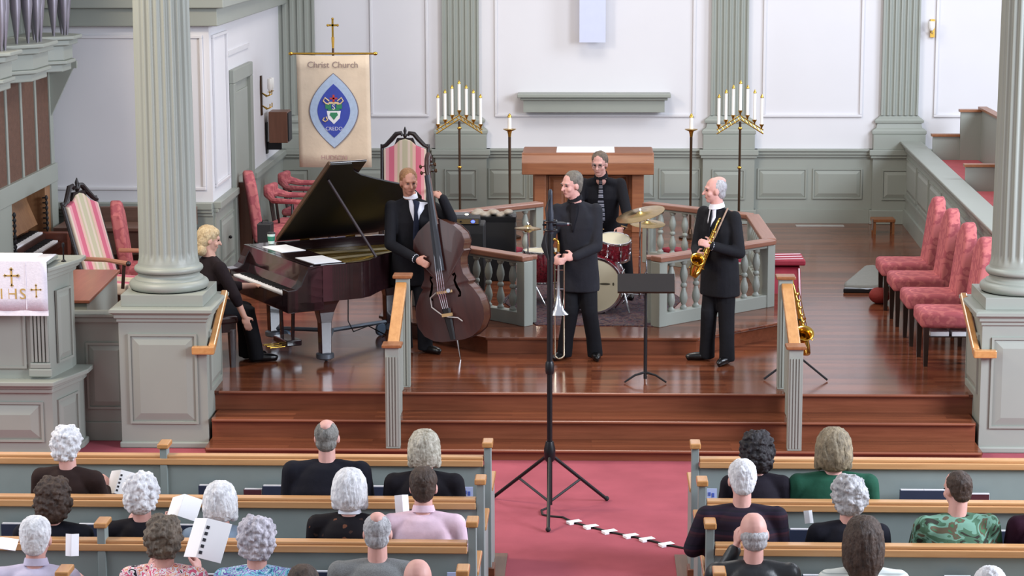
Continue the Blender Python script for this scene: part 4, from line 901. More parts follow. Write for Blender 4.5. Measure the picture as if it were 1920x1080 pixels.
# lid raised about the bass side hinge
TH = rotm('X', -34); HG = tr(0, .82, .965)
lo = [(.56, -.78), (.78, -.78), (.86, -.62), (.96, -.53), (1.12, -.44), (1.3, -.35), (1.5, -.26), (1.68, -.14), (1.84, .05), (1.93, .28), (1.91, .54), (1.82, .70), (1.62, .80), (1.3, .82), (.56, .82)]
m = MB(); m.prism([(a, b - .82) for a, b in lo], 0, .018, HG @ TH); ob('lid', m, PBI, t, bevel=.003)
m = MB(); m.prism([(.56, -1.60), (.94, -1.60), (.94, 0), (.56, 0)], .020, .038, HG @ TH); ob('lid_front_flap', m, PB, t, bevel=.003)
m = MB(); m.prism([(.545, -1.60), (.56, -1.60), (.56, 0), (.545, 0)], .0, .04, HG @ TH); ob('lid_edge', m, wood('brown_lid_edge', '#4a3422', '#5d4530', 'y', .4), t)
pt = (HG @ TH) @ V((.64, -1.30, -.005)); ob('prop_stick', MB().tube([(1.02, -.50, .95), pt], .014, 6), plain('prop_stick_stain', '#2a1a20', .6), t, True)
for u in (.8, 1.3): ob('hinge', MB().tube([(u, .83, .965), (u + .1, .83, .965)], .012, 6), BRASS, t, True)
# legs on the truck
def leg(u, v):
    m = MB(); prof = [(.055, .08), (.05, .10), (.055, .40), (.075, .50), (.10, .58), (.12, .62)]
    m.loft([[(u - w, v - w * .85, zz), (u + w, v - w * .85, zz), (u + w, v + w * .85, zz), (u - w, v + w * .85, zz)] for w, zz in prof]); ob('leg', m, PB, t, bevel=.006)
LEGS = ((.42, -.62), (.42, .64), (1.58, .42))
for u, v in LEGS: leg(u, v)
DGM = plain('dull_grey_metal', '#5f646c', .45, .6)
c = V((.82, .12, .16))
for u, v in LEGS:
    ob('truck_arm', MB().tube([c, (u, v, .13)], .022, 6), DGM, t, True); d = (V((u, v, 0)) - V((c.x, c.y, 0))).normalized()
    wv = V((u, v, 0)) - d * .13; q = d.cross(V((0, 0, 1)))
    w_ = ob('truck_wheel', MB().lathe([(.02, -.02), (.055, -.022), (.065, -.012), (.065, .012), (.055, .022), (.02, .02)], 18, tr(wv.x, wv.y, .066) @ q.to_track_quat('Z', 'Y').to_matrix().to_4x4()), plain('blue_grey_wheel', '#5a6878', .4, .2), t, True)
    ob('wheel_fork', MB().tube([(wv.x, wv.y, .066), (wv.x, wv.y, .15)], .014, 6), CHROME, t, True)
    ob('leg_cup', MB().lathe([(.07, .05), (.085, .06), (.085, .10), (.06, .11)], 12, tr(u, v, 0)), DGM, t, True)
for s in (-.16, .16): ob('lyre_post', MB().tube([(.30, s, .54), (.30, s * .8, .14)], .018, 6), PB, t, True)
ob('lyre_box', MB().box(.22, .38, -.17, .17, .10, .16), PB, t, bevel=.01)
for s in (-.08, 0, .08): ob('pedal', MB().box(.08, .24, s - .014, s + .014, .085, .10), BRASS, t, bevel=.004)
ob('power_cable', MB().tube([(.9, -.1, .62), (.85, -.2, .3), (.95, -.1, .17), (1.2, .1, .17), (1.3, -.1, .1), (1.4, .2, .02)], .006, 5), RUBBER, t, True)
# things on the piano
def onp(u, v, z=0): return tuple(PIANO.matrix_basis @ V((u, v, z)))
def sheet(label, u, v, w, h, a):
    m = MB(); m.box(-w / 2, w / 2, -h / 2, h / 2, 0, .003); o = tag(ob('sheet_music', m, PAPER), label, 'paper', 'loose music sheets'); o.location = onp(u, v, .9625); o.rotation_euler = (0, 0, R(30.5 + a))
PIANO.matrix_basis  # location set above
sheet('white music sheet on the piano by the green mug', .43, .36, .26, .42, 4); sheet('white music sheet on the piano by the lid prop', .45, -.43, .28, .42, 2)
t = thing('coffee_mug', 'green and white paper cup on the piano by the lid hinge', 'cup', onp(.44, .70, .965)); ob('cup', MB().lathe([(.03, 0), (.04, .10), (.036, .10), (.028, .012)], 14), plain('cup_white', '#cfe0d8', .5), t, True); ob('sleeve', MB().lathe([(.0335, .03), (.0385, .075)], 14, MX.Diagonal((1.03, 1.03, 1, 1))), plain('cup_green', '#2f7a62', .6), t, True); ob('cup_lid', MB().lathe([(.042, .10), (.042, .108), (.034, .115)], 14), BLACKP, t, True)
t = thing('piano_bench', 'dark wooden piano bench under the pianist', 'bench', (-3.62, 20.36, PZ), R(30.5))
ob('bench_top', MB().box(-.17, .17, -.38, .38, .42, .49), PB, t, bevel=.02); ob('apron', MB().box(-.15, .15, -.36, .36, .34, .42), PB, t)
for x in (-.12, .12):
    for yy in (-.33, .33): ob('leg', MB().loft([[(x + a * w, yy + b * w, zz) for a, b in ((-1, -1), (1, -1), (1, 1), (-1, 1))] for w, zz in ((.022, 0), (.032, .36))]), PB, t)

# ================================================================== DOUBLE BASS
E_ = V((-1.245, 20.55, PZ)); S_ = V((-1.56, 20.84, 2.49)); ax = (S_ - E_).normalized()
nf = V((-.30, -.95, 0)); nf = (nf - ax * nf.dot(ax)).normalized(); xx = (-nf).cross(ax).normalized()
BM = MX((xx, -nf, ax)).transposed().to_4x4(); BM.translation = E_
t = thing('double_bass', 'dark reddish brown double bass held upright by the bassist', 'double bass'); t.matrix_world = BM
BW = wood('bass_varnish', '#2a100f', '#411d18', 'z', .42, 2, .1); BRIB = wood('bass_rib_varnish', '#3f1f16', '#5c3423', 'x', .3, 3, .4)
hw = [(.19, .0), (.195, .12), (.215, .20), (.27, .285), (.36, .335), (.46, .345), (.56, .325), (.66, .27), (.71, .225), (.725, .245), (.745, .235), (.80, .198), (.88, .186), (.95, .195), (1.00, .225), (1.015, .245), (1.03, .235), (1.10, .262), (1.18, .245), (1.25, .185), (1.30, .11), (1.335, .055), (1.345, 0.0)]
def outl_b(): 
    right = [(w, z) for z, w in hw]; left = [(-w, z) for z, w in hw[1:-1]][::-1]; return right + left
OB = outl_b(); nb = len(OB); cz = .70
def ringb(k, y): return [(x * k, y, (z - cz) * (k if k > .9 else k * .98) + cz) for x, z in OB]
m = MB(); m.loft([ringb(1, -.085), ringb(1, .09)], None, False); ob('ribs', m, BRIB, t, True, sharp=40)
m = MB(); m.loft([ringb(1.012, -.085), ringb(1.012, -.094), ringb(.97, -.096), ringb(.85, -.108), ringb(.6, -.122), ringb(.3, -.130), ringb(.02, -.132), ringb(.02, -.127), ringb(.3, -.125), ringb(.6, -.117), ringb(.85, -.103), ringb(.96, -.091), ringb(.985, -.085)], None, False, True)
nv = len(m.v) // 13; m.f.append(tuple(range(6 * nv, 7 * nv))); m.f.append(tuple(range(7 * nv, 8 * nv))[::-1])
m.f = [f_ for f_ in m.f if not (len(f_) == 4 and all(6 * nv <= q_ < 8 * nv for q_ in f_))]
cut = MB()
for s in (-1, 1):
    pts = [(s * .105, .80), (s * .125, .815), (s * .13, .79), (s * .115, .75), (s * .13, .69), (s * .155, .635), (s * .15, .60), (s * .13, .605)]
    rr = [.014, .012, .009, .011, .013, .011, .010, .016]; lft, rgt = [], []
    for k, (a, b) in enumerate(pts):
        p0, p1 = V(pts[max(k - 1, 0)]), V(pts[min(k + 1, 7)]); d = (p1 - p0).normalized(); nn = V((-d.y, d.x)) * rr[k]
        lft.append((a + nn.x, b + nn.y)); rgt.append((a - nn.x, b - nn.y))
    cut.loft([[(l[0], -.16, l[1]), (r[0], -.16, r[1]), (r[0], -.088, r[1]), (l[0], -.088, l[1])] for l, r in zip(lft, rgt)])
def cut_through(mb, cutter):
    bms = []
    for q in (mb, cutter):
        me = bpy.data.meshes.new('tmp'); me.from_pydata(q.v, [], q.f); bm = bmesh.new(); bm.from_mesh(me); bmesh.ops.recalc_face_normals(bm, faces=bm.faces); bm.to_mesh(me); bm.free(); bms.append(me)
    sc = [bpy.data.objects.new('tmp', me) for me in bms]
    for q in sc: COL.objects.link(q)
    b = sc[0].modifiers.new('cut', 'BOOLEAN'); b.operation = 'DIFFERENCE'; b.solver = 'EXACT'; b.use_self = True; b.object = sc[1]
    dg = bpy.context.evaluated_depsgraph_get(); res = bpy.data.meshes.new_from_object(sc[0].evaluated_get(dg))
    out = MB(); out.v = [tuple(v_.co) for v_ in res.vertices]; out.f = [tuple(p_.vertices) for p_ in res.polygons]
    for q in sc: bpy.data.objects.remove(q)
    return out
m = cut_through(m, cut)
ob('front_plate', m, BW, t, True, sharp=50)
m = MB(); m.loft([ringb(1.012, .09), ringb(1.012, .098), ringb(.95, .10), ringb(.02, .102)]); ob('back_plate', m, BW, t, True, sharp=50)
ob('neck', MB().tube([(0, -.09, 1.30), (0, -.10, 1.5), (0, -.085, 1.76)], [.035, .028, .024], 10), BRIB, t, True)
m = MB(); m.loft([[(-w, y0, zz), (w, y0, zz), (w * .8, y0 - .022, zz), (0, y0 - .03, zz), (-w * .8, y0 - .022, zz)] for w, y0, zz in ((.048, -.165, .86), (.036, -.135, 1.35), (.024, -.11, 1.77))]); ob('fingerboard', m, plain('ebony_fingerboard', '#2a2c33', .35, var=.1), t)
m = MB(); m.tube([(0, -.085, 1.74), (0, -.075, 1.84), (0, -.05, 1.92), (0, -.01, 1.96), (0, .02, 1.93), (0, .01, 1.90), (0, -.01, 1.91)], [.026, .03, .026, .028, .024, .02, .012], 10); ob('scroll', m, BW, t, True)
for s in (-1, 1):
    for zz in (1.80, 1.86): pg = ob('tuning_peg', MB().tube([(0, -.06, zz), (s * .07, -.06, zz)], .006, 6), BRONZE, t, True); ob('peg_key', MB().ell((s * .075, -.06, zz), (.014, .006, .02)), BRONZE, pg, True); ob('peg_gear', MB().ell((s * .036, -.04, zz), (.008, .018, .018)), DGM, pg, True)
m = MB(); m.prism([(-.085, 0), (-.05, .0), (-.03, .04), (.03, .04), (.05, 0), (.085, 0), (.06, .09), (.045, .135), (0, .15), (-.045, .135), (-.06, .09)], -.012, .012, MX(((1, 0, 0, 0), (0, 0, 1, -.17), (0, 0, 0, 0), (0, 0, 0, 1))) @ MX.Identity(4))
m = MB(); prb = [(-.085, 0), (-.05, 0), (-.03, .05), (.03, .05), (.05, 0), (.085, 0), (.06, .05), (.05, .085), (-.05, .085), (-.06, .05)]
m.prism(prb, .645, .668, MX(((1, 0, 0, 0), (0, -1, 0, -.12), (0, 0, 1, 0), (0, 0, 0, 1)))); ob('bridge', m, plain('maple_bridge', '#a98a60', .5), t)
ob('bridge_pickup', MB().lathe([(.02, 0), (.02, .015)], 12, tr(.07, -.19, .665) @ rotm('X', 90)), SILVER, t, True)
m = MB(); m.loft([[(-w, y0, zz), (w, y0, zz), (w * .6, y0 - .02, zz), (-w * .6, y0 - .02, zz)] for w, y0, zz in ((.025, -.10, .20), (.045, -.155, .50))]); ob('tailpiece', m, BLACKP, t)
for i in range(4):
    s = (i - 1.5); ob('string', MB().tube([(s * .018, -.165, .49), (s * .022, -.21, .655), (s * .015, -.145, 1.35), (s * .010, -.115, 1.77)], .0032, 5), SILVER, t, True)
ob('endpin', MB().tube([(0, 0, .0), (0, 0, .20)], [.007, .012], 8), CHROME, t, True)
ob('pickup_cable', MB().tube([(-.06, -.20, .66), (-.14, -.16, .62), (-.145, -.15, .53), (-.05, -.17, .45), (.02, -.185, .42), (.10, -.15, .40), (.14, -.14, .36)], .006, 6), plain('grey_cable', '#b0a8a4', .5), t, True)
ob('cable_clip', MB().box(-.04, .06, -.19, -.16, .425, .455), plain('maple_bridge', ''), t)

# ================================================================== TROMBONE
t = thing('trombone', 'silver and brass slide trombone held upright with bell down', 'trombone', (-.30, 20.32, PZ))
# local: x right, z up; slide to z~.05
ob('slide_tube', MB().tube([(-.045, 0, .98), (-.042, 0, .10)] + arc((.0, 0, .10), .042, 180, 360, 8)[1:] + [(.042, 0, .98)], .009, 8), plain('brushed_slide', '#c9bda6', .2, 1), t, True)
ob('slide_brace', MB().tube([(-.045, 0, .90), (.042, 0, .90)], .006, 6).tube([(-.045, 0, .72), (.042, 0, .72)], .006, 6), SILVER, t, True)
prof = [(.009, 1.16), (.010, .95), (.013, .80), (.020, .68), (.034, .60), (.06, .535), (.10, .50), (.102, .495), (.098, .498), (.058, .532), (.030, .60), (.01, .70)]
m = MB(); m.lathe(prof[::-1], 24, tr(-.01, -.05, 0)); ob('bell', m, SILVER, t, True, sharp=80)
ob('bell_bow', MB().tube([(-.01, -.05, 1.12)] + arc((-.045, -.05, 1.16), .035, 0, 180, 8) + [(-.08, -.05, .62)], .010, 8), GOLD, t, True)
ob('mouthpiece', MB().lathe([(.007, 0), (.008, .05), (.014, .07), (.014, .09)], 10, tr(-.045, 0, .98)), BRASS, t, True)
ob('mouthpiece_collar', MB().tube([(-.01, -.05, 1.08), (-.01, -.05, 1.16)], .014, 8), GOLD, t, True)

# ================================================================== SAXOPHONES
SAXP = None
def sax(label, loc, group='tenor saxophones'):
    """side-on curl in the x-z plane; bell rim centre near the origin facing -y/up, body rising"""
    t = thing('saxophone', label, 'saxophone', loc, 0, group)
    B = GOLD
    body = [(.03, .02, .66), (.035, .015, .55), (.04, .01, .40), (.045, .01, .22), (.05, .01, .08), (.045, 0, -.02), (.02, -.03, -.075), (-.01, -.06, -.06), (-.02, -.075, .0), (-.025, -.085, .10)]
    ob('body_tube', MB().tube(body, [.012, .016, .022, .030, .036, .040, .044, .047, .050, .050], 14, False), B, t, True)
    m = MB(); bell = [(.058, .0), (.064, .04), (.074, .075), (.092, .10), (.098, .103), (.092, .104), (.070, .08), (.055, .03), (.045, -.03)]
    m.lathe(bell[::-1], 24, tr(-.025, -.085, .09) @ rotm('X', 52), False); ob('bell', m, B, t, True, sharp=80)
    ob('neck', MB().tube([(.03, .02, .64), (.028, .02, .70), (.03, .04, .735), (.045, .08, .745), (.05, .12, .72)], [.013, .012, .011, .010, .009], 8), B, t, True)
    ob('mouthpiece', MB().tube([(.048, .11, .727), (.055, .17, .70)], [.014, .009], 8), BLACKP, t, True)
    for i in range(7): ob('key_cup', MB().lathe([(.016, 0), (.018, .006), (.012, .01)], 10, tr(.037 + .002 * i, -.022 - .003 * i, .55 - i * .075) @ rotm('X', 90)), BRASS, t, True)
    for i in range(3): ob('side_key', MB().lathe([(.02, 0), (.024, .008), (.015, .012)], 10, tr(-.08, -.08, .0 + i * .05) @ rotm('Y', -90)), BRASS, t, True)
    ob('key_rod', MB().tube([(.065, -.01, .62), (.085, -.02, .05)], .004, 5).tube([(.01, -.015, .58), (.0, -.03, .05)], .004, 5), BRASS, t, True)
    ob('key_guard', MB().tube(arc((.06, -.05, .05), .05, -80, 80, 8, 'xy'), .004, 5), BRASS, t, True)
    return t
sx = sax('gold saxophone held by the player in the black suit', (.955, 20.20, 1.44)); sx.rotation_euler = (R(-4), R(22), R(-6)); sx.scale = (.70, .70, .70)
for c_ in []: pass
sx2 = sax('gold saxophone resting on a floor stand beside the stair railing', (1.90, 19.72, PZ + .31)); sx2.rotation_euler = (R(-8), R(-8), R(22)); sx2.scale = (.92, .92, .86)
t = thing('saxophone_stand', 'black folding floor stand under the saxophone by the railing', 'stand', (1.86, 19.76, PZ))
for a in (205, 325, 85): ob('leg', MB().tube([(0, 0, .22), (.33 * math.cos(R(a)), .33 * math.sin(R(a)) * .6, .012)], .010, 6), BLACK, t, True)
ob('stem', MB().tube([(0, 0, .10), (.0, .02, .55)], .012, 6), BLACK, t, True); ob('yoke', MB().tube(arc((.02, -.06, .30), .07, 180, 360, 8, 'xy'), .008, 6), BLACK, t, True); ob('upper_cradle', MB().tube([(0, .02, .55), (.03, -.05, .55)], .008, 6), BLACK, t, True)

# ================================================================== DRUM KIT
t = thing('drum_rug', 'dark patterned rug under the drum kit', 'rug', (0, 0, FP)); ob('rug_field', MB().prism([(-.55, 21.45), (.62, 21.4), (.95, 22.9), (.7, 24.0), (-.7, 24.0), (-.95, 22.8)], 0, .008), blotch('rug_pattern', [(0, '#2e2530'), (.4, '#4b3038'), (.48, '#5c4a44'), (.55, '#3a3442'), (.65, '#562c34')], 14, .95), t)
SPK = blotch('wine_sparkle_wrap', [(.3, '#3f0812'), (.6, '#6e1522')], 60, .15, 0, 2, 'LINEAR', .8)
SKIN = plain('coated_drumhead', '#c9c1a8', .6, var=.04, scale=5)
def drum(nm, label, r, h, M, nlug=8, front=SKIN):
    t = thing(nm, label, 'drum'); t.matrix_world = M
    ob('shell', MB().lathe([(r * .97, 0), (r, .01), (r, h - .01), (r * .97, h)], 32), SPK, t, True, sharp=40)
    ob('top_head', MB().lathe([(.001, h + .001), (r * .96, h + .002), (r * .96, h - .004)], 28), front, t)
    ob('bottom_head', MB().lathe([(.001, -.001), (r * .96, -.002), (r * .96, .004)], 28), SKIN, t)
    for zz in (-.008, h - .014): ob('hoop', MB().lathe([(r * .96, 0), (r * 1.03, 0), (r * 1.045, .011), (r * 1.03, .022), (r * .96, .022), (r * .955, .01)], 32, tr(0, 0, zz), False), CHROME, t, True, sharp=60)
    for i in range(nlug):
        a = 2 * PI * (i + .5) / nlug; c, s = math.cos(a), math.sin(a)
        l = ob('lug', MB().box(-.012, .012, -.02, .0, h * .5 - .035, h * .5 + .035, MX.Rotation(a + PI / 2, 4, 'Z') @ tr(0, -r, 0)), CHROME, t, bevel=.005)
        ob('tension_rod', MB().tube([(c * (r + .018), s * (r + .018), .0), (c * (r + .018), s * (r + .018), h)], .005, 5), CHROME, l, True)
    return t
bd = drum('bass_drum', 'bass drum with cream front head behind the trombonist', .28, .36, tr(.06, 22.40, FP + .295) @ rotm('Z', -6) @ rotm('X', 90), 8)
LG = plain('logo_dark', '#4a4638', .6)
ob('head_logo', MB().lathe([(.001, 0), (.055, 0), (.055, .0015)], 20, tr(.11, .02, .363) @ MX.Diagonal((1, .2, 1, 1))), LG, bd); ob('head_badge', MB().lathe([(.001, 0), (.014, 0), (.014, .0015)], 12, tr(.195, .02, .363) @ MX.Diagonal((.7, 1.2, 1, 1))), LG, bd)
for s in (-1, 1): ob('spur', MB().tube([(s * .27, .0, .25), (s * .36, -.27, .36)], .010, 6), CHROME, bd, True)
def TM(x, y, z, tx, ty=0): return tr(x, y, z) @ rotm('X', tx) @ rotm('Y', ty)
drum('rack_tom', 'wine red tom drum with chrome lugs between trombonist and cymbals', .165, .20, TM(.22, 22.42, 1.20, 14, 4), 8)
drum('floor_tom', 'wine red floor tom partly hidden behind the microphone stand', .19, .32, TM(-.52, 22.75, FP + .22, 0), 8)
sn = drum('snare_drum', 'shallow snare drum on low stand behind the bass drum', .175, .13, TM(.05, 22.85, FP + .42, 3), 8, plain('white_drumhead', '#d8d8d8', .6))
for i in range(3):
    a = R(30 + i * 120); ob('stand_leg', MB().tube([(0, 0, -.02), (.02 * math.cos(a), .02 * math.sin(a), -.2), (.22 * math.cos(a), .22 * math.sin(a), -.415)], .010, 6), CHROME, sn, True)
CYM = plain('cymbal_bronze', '#b79b63', .25, 1, var=.12, scale=20)
def cymbal(label, x, y, z, r, tx, ty, fy=None, hat=False, grp='cymbals on stands'):
    t = thing('cymbal_stand', label, 'cymbal', (x, y, FP + .008), 0, grp)
    h = z - FP - .008
    ob('stand_tube', MB().tube([(0, 0, .10), (0, 0, h * .55)], .013, 8), CHROME, t, True); ob('upper_tube', MB().tube([(0, 0, h * .5), (0, 0, h + .04)], .008, 8), CHROME, t, True)
    for i in range(3):
        a = R(75 + i * 120); ob('leg', MB().tube([(0, 0, .34), (.26 * math.cos(a), .26 * math.sin(a), .010)], .009, 6), CHROME, t, True); ob('leg_brace', MB().tube([(0, 0, .14), (.14 * math.cos(a), .14 * math.sin(a), .16)], .006, 6), CHROME, t, True)
    pr = [(.004, .028), (.03, .024), (.042, .012), (r * .6, .004), (r, -.006), (r, -.009), (r * .6, .0), (.042, .008), (.004, .02)]
    for k in range(2 if hat else 1):
        M = tr(0, 0, h - k * .025) @ rotm('X', tx) @ rotm('Y', ty) @ (MX.Diagonal((1, 1, -1, 1)) if k else MX.Identity(4))
        ob('cymbal_plate', MB().lathe(pr, 32, M), CYM, t, True, sharp=60)
    ob('wing_nut', MB().lathe([(.012, 0), (.014, .02), (.006, .035)], 8, tr(0, 0, h + .02)), CHROME, t, True)
cymbal('tilted ride cymbal on a chrome stand beside the drummer', .49, 22.35, 1.655, .255, 8, -14)
cymbal('level crash cymbal below the ride, beside the far altar rail', .57, 22.62, 1.52, .185, 6, 2)
cymbal('thin pair of closed hi-hat cymbals beside the microphone stand', -.66, 22.6, 1.475, .14, -6, 1, None, True)
t = thing('drum_throne', 'round black drum throne under the drummer', 'stool', (.10, 23.42, FP)); ob('seat', MB().lathe([(.10, .50), (.16, .51), (.17, .55), (.15, .58), (.02, .59)], 20), BLACKP, t, True); ob('stem', MB().tube([(0, 0, .1), (0, 0, .5)], .02, 8), CHROME, t, True)
for i in range(3): ob('leg', MB().tube([(0, 0, .3), (.22 * math.cos(i * 2.1 + .5), .22 * math.sin(i * 2.1 + .5), .012)], .011, 6), CHROME, t, True)
# ================================================================== PEOPLE
def skinmat(nm, c): return plain(nm, c, .55, var=.05, scale=12)
SK1 = skinmat('fair_skin', '#c79a88'); SK2 = skinmat('pink_skin', '#cf9c92'); SK3 = skinmat('tan_skin', '#b98470')
EYE = plain('eye_dark', '#2a2322', .4); LIP = plain('lip_rose', '#9c5f58', .5)
def hairmat(nm, c, c2=None):
    m, nt, b = base('hair_' + nm, .55, 0, .35)
    vec = coords(nt, (1, 1, .22)); f = noise(nt, vec, 70, 5, .65, .8); g = noise(nt, coords(nt), 16, 3, .5, 1.0)
    mx = nt.nodes.new('ShaderNodeMath'); mx.operation = 'ADD'; mx.use_clamp = True; nt.links.new(f, mx.inputs[0])
    g2 = nt.nodes.new('ShaderNodeMath'); g2.operation = 'MULTIPLY_ADD'; g2.inputs[1].default_value = .8; g2.inputs[2].default_value = -.4; nt.links.new(g, g2.inputs[0]); nt.links.new(g2.outputs[0], mx.inputs[1])
    nt.links.new(ramp(nt, mx.outputs[0], [(.25, c), (.70, c2 or c)]), b.inputs['Base Color']); bumpit(nt, b, mx.outputs[0], .7, .012)
    return m
H = {'white': hairmat('white', '#b9b8bd', '#efeef2'), 'blond': hairmat('blond', '#9a7f5c', '#cdb893'), 'ashblond': hairmat('ashblond', '#5e5446', '#96876f'), 'greyblond': hairmat('greyblond', '#7d7666', '#c9c3b6'),
     'grey': hairmat('grey', '#55534f', '#8d8a86'), 'silver': hairmat('silver', '#7f7d80', '#c2c0c4'), 'brown': hairmat('brown', '#2c211d', '#4d3c33'), 'dark': hairmat('dark', '#141217', '#2b2529'),
     'ginger': hairmat('ginger', '#80583c', '#a67a54'), 'greybrown': hairmat('greybrown', '#4a4038', '#77695c'), 'saltpepper': hairmat('saltpepper', '#4e4944', '#7d766c'), 'lilac': hairmat('lilac', '#8f8a94', '#d8d2dc')}
def cloth(nm, c, rough=.85, bump=.3): return plain(nm, c, rough, var=.12, scale=9, bump=bump, bscale=22, spec=.2)
SUIT = cloth('black_suit_wool', '#17171c', .8); SUIT2 = cloth('charcoal_jacket', '#222228', .85); SHIRTB = cloth('black_shirt', '#15141a', .8); WSH = cloth('white_shirt', '#e2e4ee', .7, .1); TROU = cloth('black_trousers', '#131318', .8)
SHOE = plain('black_leather', '#0d0c0e', .3)
def rel(mb_fn): return mb_fn
def blob(name, mb, mat, parent, vox=.010, it=4, disp=0, dscale=.03, fac=.5):
    o = ob(name, mb, mat, parent, False, 0, True)
    r = o.modifiers.new('union', 'REMESH'); r.mode = 'VOXEL'; r.voxel_size = vox; r.use_smooth_shade = True
    if it: s = o.modifiers.new('soften', 'SMOOTH'); s.factor = fac; s.iterations = it
    if disp:
        tx = bpy.data.textures.new(name + '_tex', 'CLOUDS'); tx.noise_scale = dscale; tx.noise_depth = 2
        d = o.modifiers.new('curls', 'DISPLACE'); d.texture = tx; d.strength = disp; d.mid_level = .5; d.texture_coords = 'GLOBAL'
    return o
def frame(fwd, up=V((0, 0, 1))):
    f = V(fwd).normalized(); r = f.cross(V(up)).normalized(); u = r.cross(f)
    return MX((r, f, u)).transposed()
def facing(yaw, pitch=0):   # yaw degrees: 0 faces +Y (away from camera), 180 faces the camera; pitch<0 looks down
    a = R(yaw); return V((-math.sin(a) * math.cos(R(pitch)), math.cos(a) * math.cos(R(pitch)), math.sin(R(pitch))))
def head_prims(mb, c, F, s=1.0):
    q = lambda x, y, z: c + F @ V((x, y, z)) * s
    E = lambda p, r: mb.ell(q(*p), tuple(a * s for a in r), F)
    E((0, -.012, .025), (.075, .094, .095)); E((0, .022, -.04), (.060, .066, .078)); E((0, .055, -.092), (.030, .026, .024)); E((0, .072, .025), (.052, .020, .016))
    mb.cap(q(0, .086, .005), .009 * s, q(0, .108, -.030), .014 * s, 8)
    for k in (-1, 1): E((k * .077, -.008, -.012), (.011, .022, .032)); E((k * .04, .055, -.03), (.026, .026, .026))
    E((0, .074, -.062), (.026, .014, .016))
def crown(mb, c, F, s=1.0): mb.ell(c + F @ V((0, -.040, .080)) * s, (.048 * s, .072 * s, .044 * s), F)
def torso(mb, rings, T):
    mb.loft([[tuple(p + T @ V((a * math.copysign(abs(math.cos(k)) ** .85, math.cos(k)), b * math.copysign(abs(math.sin(k)) ** .85, math.sin(k)), 0))) for k in np.linspace(0, 2 * PI, 25)[:-1]] for p, a, b in rings])
def face_parts(root, c, F, s=1.0, brow=None):
    q = lambda x, y, z: c + F @ V((x, y, z)) * s
    for k in (-1, 1):
        ob('eye', MB().ell(q(k * .031, .080, .004), (.013 * s, .008 * s, .006 * s), F, 8, 6), EYE, root, True, 0, True)
        if brow: ob('eyebrow', MB().ell(q(k * .032, .084, .024), (.018 * s, .008 * s, .005 * s), F, 8, 6), brow, root, True, 0, True)
    ob('mouth', MB().ell(q(0, .086, -.064), (.022 * s, .006 * s, .005 * s), F, 8, 6), LIP, root, True, 0, True)
